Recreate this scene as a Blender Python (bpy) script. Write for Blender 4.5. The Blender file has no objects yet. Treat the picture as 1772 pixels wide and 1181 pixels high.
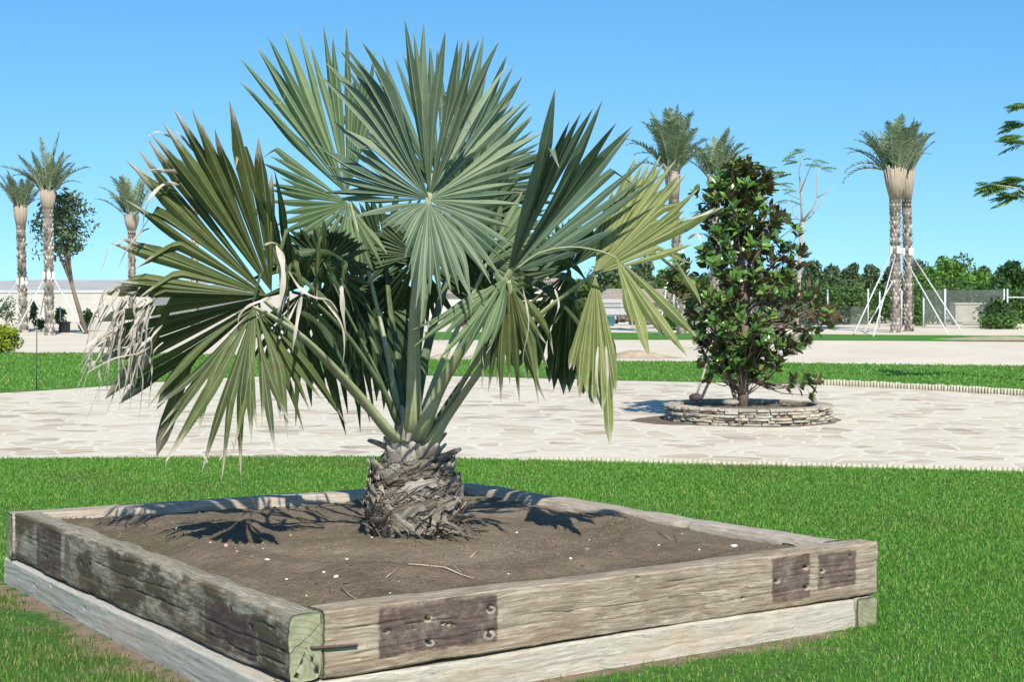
import bpy, math, random
import numpy as np
from mathutils import Vector, Matrix

random.seed(7)
SC = bpy.context.scene
COL = SC.collection

# ------------------------------------------------------------------ camera, sky, sun, exposure
F_PX, YH, CH = 2800.0, 505.0, 1.57           # focal length in photo pixels, horizon row, eye height
PIT = math.atan((590.5 - YH) / F_PX)
cam = bpy.data.cameras.new('camera')
cam.sensor_width = 36.0
cam.lens = F_PX / 1772 * 36
cam.clip_start = 0.05
cam.clip_end = 3000
co = bpy.data.objects.new('camera', cam)
COL.objects.link(co)
co.location = (0, 0, CH)
co.rotation_euler = (math.pi / 2 - PIT, 0, 0)
SC.camera = co

SUN = Vector((0.22, -1.06, 1.0)).normalized()   # towards the sun
w = bpy.data.worlds.new('World')
SC.world = w
w.use_nodes = True
nt = w.node_tree
bg = nt.nodes['Background']
sky = nt.nodes.new('ShaderNodeTexSky')
sky.sky_type = 'NISHITA'
sky.sun_disc = False
sky.sun_elevation = math.asin(SUN.z)
sky.sun_rotation = math.atan2(SUN.x, SUN.y)
sky.altitude = 0
sky.air_density = 1.0
sky.dust_density = 0.3
sky.ozone_density = 2.2
tc = nt.nodes.new('ShaderNodeTexCoord')
lift = nt.nodes.new('ShaderNodeVectorMath'); lift.operation = 'ADD'
lift.inputs[1].default_value = (0, 0, 0.125)
nrm_ = nt.nodes.new('ShaderNodeVectorMath'); nrm_.operation = 'NORMALIZE'
nt.links.new(tc.outputs['Generated'], lift.inputs[0])
nt.links.new(lift.outputs[0], nrm_.inputs[0])
nt.links.new(nrm_.outputs[0], sky.inputs['Vector'])
hsv = nt.nodes.new('ShaderNodeHueSaturation')
hsv.inputs['Hue'].default_value = 0.492
hsv.inputs['Saturation'].default_value = 1.32
nt.links.new(sky.outputs[0], hsv.inputs['Color'])
nt.links.new(hsv.outputs[0], bg.inputs['Color'])
bg.inputs['Strength'].default_value = 0.148
sl = bpy.data.lights.new('sun', 'SUN')
sl.energy = 5.0
sl.angle = math.radians(0.5)
sl.color = (1.0, 0.95, 0.86)
so = bpy.data.objects.new('sun', sl)
COL.objects.link(so)
so.rotation_euler = (-SUN).to_track_quat('-Z', 'Y').to_euler()
SC.view_settings.view_transform = 'Standard'
SC.view_settings.look = 'None'
SC.view_settings.exposure = 0.26
SC.view_settings.gamma = 1.0
SC.cycles.max_bounces = 6
SC.cycles.transparent_max_bounces = 12

# ------------------------------------------------------------------ measuring helpers
def ray(x, y):
    fx, fy, fz = 0.0, math.cos(PIT), -math.sin(PIT)
    ux, uy, uz = 0.0, math.sin(PIT), math.cos(PIT)
    a, b = (x - 886), (590.5 - y)
    return Vector((a, F_PX * fy + b * uy, F_PX * fz + b * uz))

def at(x, y, d):                 # point of the place seen at x, y whose ground distance is d
    r = ray(x, y)
    return Vector((0, 0, CH)) + r * (d / r.y)

def gp(x, y, z=0.0):             # point on the level z seen at x, y
    r = ray(x, y)
    return Vector((0, 0, CH)) + r * ((z - CH) / r.z)

# ------------------------------------------------------------------ numpy noise
_rng = np.random.default_rng(11)
_perm = _rng.permutation(256)
_perm = np.concatenate([_perm, _perm, _perm])
_val = _rng.random(256) * 2 - 1

def vnoise(x, y, z):
    xi, yi, zi = np.floor(x).astype(int), np.floor(y).astype(int), np.floor(z).astype(int)
    fx, fy, fz = x - xi, y - yi, z - zi
    fx, fy, fz = fx * fx * (3 - 2 * fx), fy * fy * (3 - 2 * fy), fz * fz * (3 - 2 * fz)
    def h(a, b, c):
        return _val[_perm[_perm[_perm[a & 255] + (b & 255)] + (c & 255)] & 255]
    def L(a, b, t): return a + (b - a) * t
    return L(L(L(h(xi, yi, zi), h(xi + 1, yi, zi), fx), L(h(xi, yi + 1, zi), h(xi + 1, yi + 1, zi), fx), fy),
             L(L(h(xi, yi, zi + 1), h(xi + 1, yi, zi + 1), fx), L(h(xi, yi + 1, zi + 1), h(xi + 1, yi + 1, zi + 1), fx), fy), fz)

def fbm(x, y, z, o=4):
    r, a = 0, 1.0
    for i in range(o):
        r = r + a * vnoise(x, y, z)
        x, y, z, a = x * 2.03 + 7.1, y * 2.03 + 3.3, z * 2.03 + 1.7, a * 0.5
    return r

# ------------------------------------------------------------------ mesh helpers
class MB:
    """collects vertices, faces, uvs and one random value per face corner"""
    def __init__(s):
        s.v, s.f, s.uv, s.c = [], [], [], []
    def add(s, vs, fs, uvs=None, c=0.0):
        o = len(s.v)
        s.v += [tuple(p) for p in vs]
        for f in fs:
            s.f.append(tuple(i + o for i in f))
            for i in f:
                s.uv.append(uvs[i] if uvs else (0.5, 0.5))
                s.c.append(c)
    def tube(s, pts, rad, n=8, c=0.0, cap=True, squash=None):
        pts = [Vector(p) for p in pts]
        if not hasattr(rad, '__len__'): rad = [rad] * len(pts)
        vs, fs, uvs = [], [], []
        up = Vector((0, 0, 1))
        t0 = (pts[1] - pts[0]).normalized()
        a = t0.cross(up)
        if a.length < 1e-3: a = t0.cross(Vector((1, 0, 0)))
        a.normalize()
        for i, p in enumerate(pts):
            t = (pts[min(i + 1, len(pts) - 1)] - pts[max(i - 1, 0)]).normalized()
            a = (a - t * a.dot(t)).normalized()
            b = t.cross(a)
            for k in range(n):
                th = 2 * math.pi * k / n
                q = squash if squash else 1.0
                vs.append(p + a * (math.cos(th) * rad[i]) + b * (math.sin(th) * rad[i] * q))
                uvs.append((k / n, i / (len(pts) - 1)))
        for i in range(len(pts) - 1):
            for k in range(n):
                fs.append((i * n + k, i * n + (k + 1) % n, (i + 1) * n + (k + 1) % n, (i + 1) * n + k))
        if cap:
            fs.append(tuple(range(n))[::-1])
            fs.append(tuple((len(pts) - 1) * n + k for k in range(n)))
        s.add(vs, fs, uvs, c)
    def box(s, x0, y0, z0, x1, y1, z1, c=0.0, M=None):
        vs = [Vector(p) for p in ((x0, y0, z0), (x1, y0, z0), (x1, y1, z0), (x0, y1, z0), (x0, y0, z1), (x1, y0, z1), (x1, y1, z1), (x0, y1, z1))]
        if M: vs = [M @ p for p in vs]
        s.add(vs, [(0, 3, 2, 1), (4, 5, 6, 7), (0, 1, 5, 4), (1, 2, 6, 5), (2, 3, 7, 6), (3, 0, 4, 7)], None, c)
    def build(s, name, mat, parent=None, smooth=False, loc=None):
        me = bpy.data.meshes.new(name)
        me.from_pydata(s.v, [], s.f)
        ul = me.uv_layers.new(name='UVMap')
        ul.data.foreach_set('uv', np.array(s.uv, dtype=np.float32).ravel())
        ca = me.attributes.new('rnd', 'FLOAT', 'CORNER')
        ca.data.foreach_set('value', np.array(s.c, dtype=np.float32))
        if smooth: me.polygons.foreach_set('use_smooth', [True] * len(me.polygons))
        me.materials.append(mat)
        me.update()
        o = bpy.data.objects.new(name, me)
        COL.objects.link(o)
        if loc is not None: o.location = loc
        if parent is not None: o.parent = parent
        return o

def npmesh(name, V, Fq, mat, parent=None, smooth=True, attrs=None):
    """V (n,3), Fq list of (k,m) index arrays all quads or tris"""
    me = bpy.data.meshes.new(name)
    me.vertices.add(len(V)); me.vertices.foreach_set('co', np.asarray(V, np.float32).ravel())
    loops = np.concatenate([f.ravel() for f in Fq])
    sizes = np.concatenate([np.full(len(f), f.shape[1]) for f in Fq])
    starts = np.concatenate([[0], np.cumsum(sizes)[:-1]])
    me.loops.add(len(loops)); me.loops.foreach_set('vertex_index', loops.astype(np.int32))
    me.polygons.add(len(sizes)); me.polygons.foreach_set('loop_start', starts.astype(np.int32))
    me.update(calc_edges=True)
    me.polygons.foreach_set('use_smooth', np.full(len(sizes), smooth))
    for k, (dom, a) in (attrs or {}).items():
        at_ = me.attributes.new(k, 'FLOAT', dom); at_.data.foreach_set('value', np.asarray(a, np.float32))
    me.materials.append(mat)
    me.validate()
    o = bpy.data.objects.new(name, me)
    COL.objects.link(o)
    if parent is not None: o.parent = parent
    return o

def tag(o, label=None, cat=None, group=None, kind=None):
    if label: o['label'] = label
    if cat: o['category'] = cat
    if group: o['group'] = group
    if kind: o['kind'] = kind
    return o

def empty(name, loc, label, cat, group=None, rz=0):
    o = bpy.data.objects.new(name, None)
    COL.objects.link(o)
    o.location = loc; o.rotation_euler = (0, 0, rz)
    o.empty_display_size = 0.1
    return tag(o, label, cat, group)

# ------------------------------------------------------------------ material helpers
class NT:
    def __init__(s, name):
        s.m = bpy.data.materials.new(name); s.m.use_nodes = True
        s.t = s.m.node_tree; s.b = s.t.nodes['Principled BSDF']
        s.out = s.t.nodes['Material Output']
    def n(s, typ, **kw):
        nd = s.t.nodes.new(typ)
        for k, v in kw.items():
            if k.startswith('i_'):
                key = k[2:]
                key = int(key) if key.isdigit() else key.replace('_', ' ')
                s.set(nd.inputs[key], v)
            else: setattr(nd, k, v)
        return nd
    def set(s, sock, v):
        if hasattr(v, 'is_linked') or isinstance(v, bpy.types.NodeSocket): s.t.links.new(v, sock)
        else: sock.default_value = v
    def coord(s, kind='Object'): return s.n('ShaderNodeTexCoord').outputs[kind]
    def map(s, vec, scale=(1, 1, 1), loc=(0, 0, 0), rot=(0, 0, 0)):
        return s.n('ShaderNodeMapping', i_Vector=vec, i_Scale=scale, i_Location=loc, i_Rotation=rot).outputs[0]
    def noise(s, vec, scale=5, detail=4, rough=0.55, dist=0.0):
        return s.n('ShaderNodeTexNoise', i_Vector=vec, i_Scale=scale, i_Detail=detail, i_Roughness=rough, i_Distortion=dist).outputs['Fac']
    def ramp(s, fac, stops, interp='LINEAR'):
        r = s.n('ShaderNodeValToRGB', i_Fac=fac); cr = r.color_ramp; cr.interpolation = interp
        while len(cr.elements) < len(stops): cr.elements.new(0.5)
        for e, (p, c) in zip(cr.elements, stops):
            e.position = p
            e.color = (c, c, c, 1) if not hasattr(c, '__len__') else tuple(c) + (1,)
        return r.outputs[0]
    def mix(s, fac, a, b, mode='MIX'):
        m = s.n('ShaderNodeMix', data_type='RGBA', blend_type=mode)
        for k, v in ((0, fac), (6, a), (7, b)):
            if k and isinstance(v, tuple): v = v[:3] + (1,)
            s.set(m.inputs[k], v)
        return m.outputs[2]
    def math(s, op, a, b=None, c=None):
        m = s.n('ShaderNodeMath', operation=op)
        s.set(m.inputs[0], a)
        if b is not None: s.set(m.inputs[1], b)
        if c is not None: s.set(m.inputs[2], c)
        return m.outputs[0]
    def attr(s, name): return s.n('ShaderNodeAttribute', attribute_name=name).outputs['Fac']
    def bump(s, h, strength=0.5, dist=0.01):
        b = s.n('ShaderNodeBump', i_Height=h, i_Strength=strength, i_Distance=dist)
        s.t.links.new(b.outputs[0], s.b.inputs['Normal'])
    def col(s, c, rough=0.7, spec=0.3):
        s.set(s.b.inputs['Base Color'], c if not isinstance(c, tuple) else c[:3] + (1,))
        s.set(s.b.inputs['Roughness'], rough)
        s.b.inputs['Specular IOR Level'].default_value = spec
        return s.m
    def translucent(s, c, fac):
        tr = s.n('ShaderNodeBsdfTranslucent')
        s.set(tr.inputs['Color'], c if not isinstance(c, tuple) else c[:3] + (1,))
        mx = s.n('ShaderNodeMixShader'); s.set(mx.inputs[0], fac)
        s.t.links.new(s.b.outputs[0], mx.inputs[1]); s.t.links.new(tr.outputs[0], mx.inputs[2])
        s.t.links.new(mx.outputs[0], s.out.inputs['Surface'])

def simple(name, c1, c2, scale=6, rough=0.7, spec=0.3, bump=0.3, bd=0.01, stretch=(1, 1, 1)):
    s = NT(name)
    v = s.map(s.coord(), scale=stretch)
    n = s.noise(v, scale, 5, 0.6)
    s.col(s.ramp(n, [(0.3, c1), (0.7, c2)]), rough, spec)
    if bump: s.bump(n, bump, bd)
    return s.m

# ------------------------------------------------------------------ layout of the timber bed
ZT = 0.40
cN, cR, cL, cB = gp(500, 1067, ZT), gp(1518, 938, ZT), gp(12, 884, ZT), gp(820, 836, ZT)
cRR = gp(1457, 932.5, ZT)                       # outer corner of the right hand timber, behind the front one
U = (cR - cN).normalized(); V = (cL - cN).normalized()
print('box', cN, cR, cL, cB, (cR - cN).length, (cL - cN).length, U.dot(V))
bedc = (cN + cR + cL + cB) / 4

# ------------------------------------------------------------------ ground materials
def m_sand():
    s = NT('sand')
    v = s.coord()
    a = s.noise(v, 0.35, 6, 0.6); b = s.noise(s.map(v, (1, 2.5, 1)), 2.2, 6, 0.7); c = s.noise(v, 45, 3, 0.7)
    base = s.ramp(a, [(0.3, (0.60, 0.52, 0.40)), (0.65, (0.70, 0.62, 0.49))])
    base = s.mix(s.ramp(b, [(0.36, 0.45), (0.5, 0.0)]), base, (0.46, 0.36, 0.25))
    base = s.mix(s.ramp(c, [(0.3, 0.3), (0.5, 0.0)]), base, (0.40, 0.33, 0.24))
    s.bump(s.math('ADD', b, s.math('MULTIPLY', c, 0.25)), 0.3, 0.02)
    return s.col(base, 0.95, 0.03)

def m_paving():
    s = NT('crazy_paving')
    v = s.coord()
    wob = s.n('ShaderNodeTexNoise', i_Vector=v, i_Scale=1.6, i_Detail=3).outputs['Color']
    vv = s.mix(0.16, v, wob, 'ADD')
    d = s.n('ShaderNodeTexVoronoi', i_Vector=vv, i_Scale=2.7, feature='DISTANCE_TO_EDGE').outputs['Distance']
    cid = s.n('ShaderNodeTexVoronoi', i_Vector=vv, i_Scale=2.7, feature='F1').outputs['Color']
    sep = s.n('ShaderNodeSeparateColor', i_Color=cid)
    stone = s.ramp(sep.outputs[0], [(0.0, (0.64, 0.575, 0.45)), (0.45, (0.60, 0.53, 0.41)), (0.65, (0.46, 0.36, 0.25)), (0.8, (0.58, 0.51, 0.395)), (0.93, (0.38, 0.28, 0.185)), (1.0, (0.32, 0.28, 0.23))])
    n = s.noise(v, 6, 6, 0.65)
    stone = s.mix(s.ramp(n, [(0.35, 0.4), (0.6, 0.0)]), stone, (0.48, 0.39, 0.29), 'MIX')
    lay = s.ramp(s.noise(s.map(v, (0.6, 2.0, 1)), 2.5, 6, 0.7), [(0.44, 0.0), (0.64, 0.5)])
    stone = s.mix(lay, stone, (0.63, 0.565, 0.46))
    joint = s.ramp(d, [(0.02, 0.9), (0.07, 0.0)])
    base = s.mix(joint, stone, (0.67, 0.62, 0.51))
    spill = s.ramp(s.noise(v, 0.9, 5, 0.6), [(0.50, 0.0), (0.66, 0.6)])
    base = s.mix(spill, base, (0.65, 0.585, 0.455))
    wet = s.ramp(s.noise(s.map(v, (1.0, 2.0, 1.0), (3.1, 0.4, 0)), 0.8, 3, 0.5), [(0.70, 0.0), (0.74, 0.35)])
    base = s.mix(wet, base, (0.30, 0.25, 0.20))
    h = s.math('ADD', s.ramp(d, [(0.03, 0.0), (0.09, 1.0)]), s.math('MULTIPLY', n, 0.5))
    s.bump(h, 0.4, 0.010)
    return s.col(base, 0.9, 0.03)

def m_lawn(near):
    s = NT('lawn_near' if near else 'lawn_far')
    v = s.coord()
    a = s.noise(v, 0.8, 5, 0.6); c = s.noise(v, 26, 4, 0.7)
    if near:
        g = s.ramp(a, [(0.3, (0.045, 0.15, 0.018)), (0.7, (0.07, 0.19, 0.026))])
        g = s.mix(s.ramp(c, [(0.4, 0.7), (0.6, 0.0)]), g, (0.05, 0.06, 0.025))
        dirt = s.ramp(s.noise(v, 9, 6, 0.7), [(0.3, (0.15, 0.11, 0.075)), (0.7, (0.27, 0.205, 0.15))])
        k = s.attr('bare')
        k = s.math('ADD', k, s.math('MULTIPLY', s.math('SUBTRACT', s.noise(v, 3.2, 4, 0.6), 0.5), 1.5))
        g = s.mix(s.ramp(k, [(0.4, 0.0), (0.65, 1.0)]), g, dirt)
    else:
        g = s.ramp(a, [(0.3, (0.074, 0.205, 0.030)), (0.7, (0.115, 0.26, 0.042))])
        g = s.mix(s.ramp(s.noise(s.map(v, (1, 1, 1)), 14, 6, 0.8), [(0.35, 0.6), (0.6, 0.0)]), g, (0.03, 0.11, 0.016))
        g = s.mix(s.ramp(s.noise(s.map(v, (1, 1, 1), (5, 2, 0)), 2.1, 6, 0.8), [(0.55, 0.0), (0.75, 0.45)]), g, (0.12, 0.22, 0.05))
    s.bump(c, 0.8, 0.02)
    return s.col(g, 0.9, 0.1)

# ------------------------------------------------------------------ ground sheets
def sheet(name, pts, z, mat, div=None):
    mb = MB()
    mb.add([(p[0], p[1], z) for p in pts], [tuple(range(len(pts)))])
    o = mb.build(name, mat)
    if mb.v and o.data.polygons[0].normal.z < 0: o.data.flip_normals()
    return tag(o, kind='structure')

SAND = m_sand()
sheet('ground', [(-900, -60), (900, -60), (900, 1500), (-900, 1500)], 0.0, SAND)

def smooth_line(pts, n=6):
    out = []
    for i in range(len(pts) - 1):
        p0, p1, p2, p3 = pts[max(i - 1, 0)], pts[i], pts[i + 1], pts[min(i + 2, len(pts) - 1)]
        for k in range(n):
            t = k / n
            out.append(tuple(0.5 * ((2 * p1[j]) + (-p0[j] + p2[j]) * t + (2 * p0[j] - 5 * p1[j] + 4 * p2[j] - p3[j]) * t * t + (-p0[j] + 3 * p1[j] - 3 * p2[j] + p3[j]) * t ** 3) for j in range(2)))
    out.append(tuple(pts[-1][:2]))
    return out

near_edge = smooth_line([gp(x, y)[:2] for x, y in [(-1400, 806), (-600, 799), (0, 796), (350, 794), (640, 793), (920, 799), (1200, 806), (1500, 813), (1772, 820), (2300, 838), (3200, 875)]])
pave_far = smooth_line([gp(x, y)[:2] for x, y in [(-1400, 745), (-500, 706), (0, 681), (170, 670), (300, 660), (480, 651), (650, 650), (850, 653), (1060, 659), (1200, 662), (1440, 668), (1772, 686), (2300, 722), (3000, 770)]])
lawn_far_pts = smooth_line([gp(x, y)[:2] for x, y in [(-1400, 618), (-500, 613), (0, 612), (300, 613), (600, 622), (730, 623), (1000, 626), (1200, 627), (1400, 630), (1772, 635), (2600, 645)]])
rag = random.Random(3)
near_j = [(x, y + rag.uniform(-.04, .04)) for x, y in near_edge]
PAVE = m_paving()
sheet('paving', near_edge + pave_far[::-1], 0.004, PAVE)
LF = m_lawn(False)
sheet('grass_strip', pave_far + lawn_far_pts[::-1], 0.012, LF)
third_near = smooth_line([gp(x, y)[:2] for x, y in [(735, 589), (1000, 588.5), (1300, 589), (1500, 590), (1650, 591), (1772, 592), (2600, 596)]])
third_far = smooth_line([gp(x, y)[:2] for x, y in [(735, 575), (1000, 576), (1300, 578), (1500, 580), (1650, 581), (1772, 582), (2600, 584)]])
sheet('grass_strip', third_near + third_far[::-1], 0.012, LF)

# near lawn: a gridded sheet, with a bare value near the timbers
def near_y_at(x):
    xs = [p[0] for p in near_edge]; ys = [p[1] for p in near_edge]
    return np.interp(x, xs, ys)
bed2 = [np.array(p[:2]) for p in (cN, cR, cB, cL)]
def bed_dist(x, y):
    d = np.full(np.shape(x), 1e9); inside = np.ones(np.shape(x), bool)
    for i in range(4):
        a, b = bed2[i], bed2[(i + 1) % 4]
        e = b - a; L2 = e @ e
        t = np.clip(((x - a[0]) * e[0] + (y - a[1]) * e[1]) / L2, 0, 1)
        d = np.minimum(d, np.hypot(x - a[0] - t * e[0], y - a[1] - t * e[1]))
        inside &= (e[0] * (y - a[1]) - e[1] * (x - a[0])) > 0
    return np.where(inside, -d, d)
a_len = (cR - cN).length
def bareness(x, y):
    d = bed_dist(x, y)
    # side in front of / left of the bed is worn
    s1 = (x - cN.x) * V.y - (y - cN.y) * V.x          # >0 right of the left timber line
    s2 = (y - cN.y) * U.x - (x - cN.x) * U.y          # <0 in front of the front timber line
    left = (s1 < 0) & (y < cL.y + .3)
    front = (s2 < 0)
    b = np.exp(-np.maximum(d, 0) / np.where(left, .075, .045)) * np.where(left | front, 1.0, 0.25)
    wl = np.where(left, np.exp(-np.maximum(d, 0) / 0.9) * 0.46, 0)
    wf = np.where(front & ~left, np.exp(-np.maximum(d, 0) / 0.6) * 0.44, 0)
    al = (x - cN.x) * U.x + (y - cN.y) * U.y
    return np.clip((b + wl + wf) * np.clip((a_len - .15 - al) / .3, 0.05, 1), 0, 1)

nx, ny = 260, 260
gx = np.linspace(-12, 14, nx)
V_, bare = [], []
ty = np.linspace(0, 1, ny)
yn = near_y_at(gx)
X = np.repeat(gx, ny); Y = (1.5 + (np.repeat(yn, ny) - 1.5) * np.tile(ty, nx))
Z = 0.010 + 0.004 * fbm(X * .9, Y * .9, 0 * X, 3) + 0
vv = np.stack([X, Y, Z], 1)
ii, jj = np.meshgrid(np.arange(nx - 1), np.arange(ny - 1), indexing='ij')
q = (ii * ny + jj).ravel()
lawn = npmesh('lawn', vv, [np.stack([q, q + ny, q + ny + 1, q + 1], 1)], m_lawn(True), attrs={'bare': ('POINT', bareness(X, Y))})
tag(lawn, kind='structure')

# ------------------------------------------------------------------ grass blades
def m_grass():
    s = NT('grass_blades')
    r = s.attr('rnd'); k = s.attr('dry')
    g = s.ramp(r, [(0.0, (0.075, 0.215, 0.024)), (0.45, (0.13, 0.315, 0.040)), (0.85, (0.215, 0.385, 0.066)), (1.0, (0.38, 0.39, 0.15))])
    g2 = s.ramp(r, [(0.0, (0.06, 0.11, 0.02)), (0.4, (0.13, 0.19, 0.04)), (0.8, (0.26, 0.24, 0.09)), (1.0, (0.36, 0.27, 0.14))])
    g = s.mix(k, g, g2)
    s.col(g, 0.5, 0.25)
    s.translucent(s.mix(0.5, g, (0.26, 0.55, 0.06)), 0.35)
    return s.m
GM = m_grass()

def grass_patch(name, xs, ys, base_h, base_w, seed, label, dry):
    rng = np.random.default_rng(seed)
    n = len(xs)
    dist = np.hypot(xs, ys)
    wd = base_w * (0.6 + dist / 9.0) * rng.uniform(.7, 1.3, n)
    h = base_h * rng.uniform(.55, 1.25, n)
    lean = rng.uniform(.1, .75, n) * h
    th = rng.uniform(0, 2 * np.pi, n); ph = rng.uniform(0, 2 * np.pi, n)
    lx, ly = np.cos(ph) * lean, np.sin(ph) * lean
    sx, sy = np.cos(th) * wd / 2, np.sin(th) * wd / 2
    z0 = np.full(n, 0.008)
    P = np.zeros((n, 5, 3))
    P[:, 0] = np.stack([xs - sx, ys - sy, z0], 1); P[:, 1] = np.stack([xs + sx, ys + sy, z0], 1)
    P[:, 2] = np.stack([xs + sx * .8 + lx * .4, ys + sy * .8 + ly * .4, z0 + h * .6], 1)
    P[:, 3] = np.stack([xs - sx * .8 + lx * .4, ys - sy * .8 + ly * .4, z0 + h * .6], 1)
    P[:, 4] = np.stack([xs + lx, ys + ly, z0 + h], 1)
    b = (np.arange(n) * 5)[:, None]
    quads = b + np.array([[0, 1, 2, 3]]); tris = b + np.array([[3, 2, 4]])
    rnd = np.repeat(rng.random(n), 5); dr = np.repeat(dry, 5)
    o = npmesh(name, P.reshape(-1, 3), [quads, tris], GM, smooth=False, attrs={'rnd': ('POINT', rnd), 'dry': ('POINT', dr)})
    return tag(o, label, 'grass', kind='stuff')

def scatter(n, seed):
    rng = np.random.default_rng(seed)
    # distance drawn so that nearer ground gets more blades
    d = 2.6 + (17.2 - 2.6) * rng.random(n) ** 1.0
    x = rng.uniform(-1, 1, n) * (0.355 * d + 1.3)
    ok = (d < near_y_at(x) - .01) & (bed_dist(x, d) > 0.005)
    return x[ok], d[ok], rng
xs, ys, rg = scatter(540000, 5)
br = bareness(xs, ys) + 0.42 * fbm(xs * 3.2, ys * 3.2, 0 * xs, 3) * np.clip(bareness(xs, ys) * 3, 0, 1)
keep = rg.random(len(xs)) > np.clip(br * 1.5 - 0.12, 0, 0.985)
xs, ys = xs[keep], ys[keep]
dry = np.clip(bareness(xs, ys) * 1.6 - .05 + 0.07 + 0.42 * fbm(xs * 1.1, ys * 1.1, 0 * xs + 4, 5) + np.clip((5.2 - ys) * .35, -.3, .45) * (xs > -1.2) * (xs < 1.9), 0, 1)
grass_patch('lawn_grass', xs, ys, 0.025, 0.0036, 8, 'short green lawn grass growing around the timber bed', dry)
# a low fringe of blades over the lawn strip beyond the paving
rg = np.random.default_rng(21)
n = 60000
px_ = rg.uniform(-0.4, 0.4, n)
yy_ = 24 + (41 - 24) * rg.random(n); xx_ = px_ * yy_
pf = np.interp(xx_, [p[0] for p in pave_far], [p[1] for p in pave_far]); lf = np.interp(xx_, [p[0] for p in lawn_far_pts], [p[1] for p in lawn_far_pts])
k = (yy_ > pf) & (yy_ < lf - .05)
grass_patch('strip_grass', xx_[k], yy_[k], 0.045, 0.006, 9, 'short green grass of the lawn strip beyond the stone paving', np.zeros(k.sum()) + rg.random(k.sum()) * .25)

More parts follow.
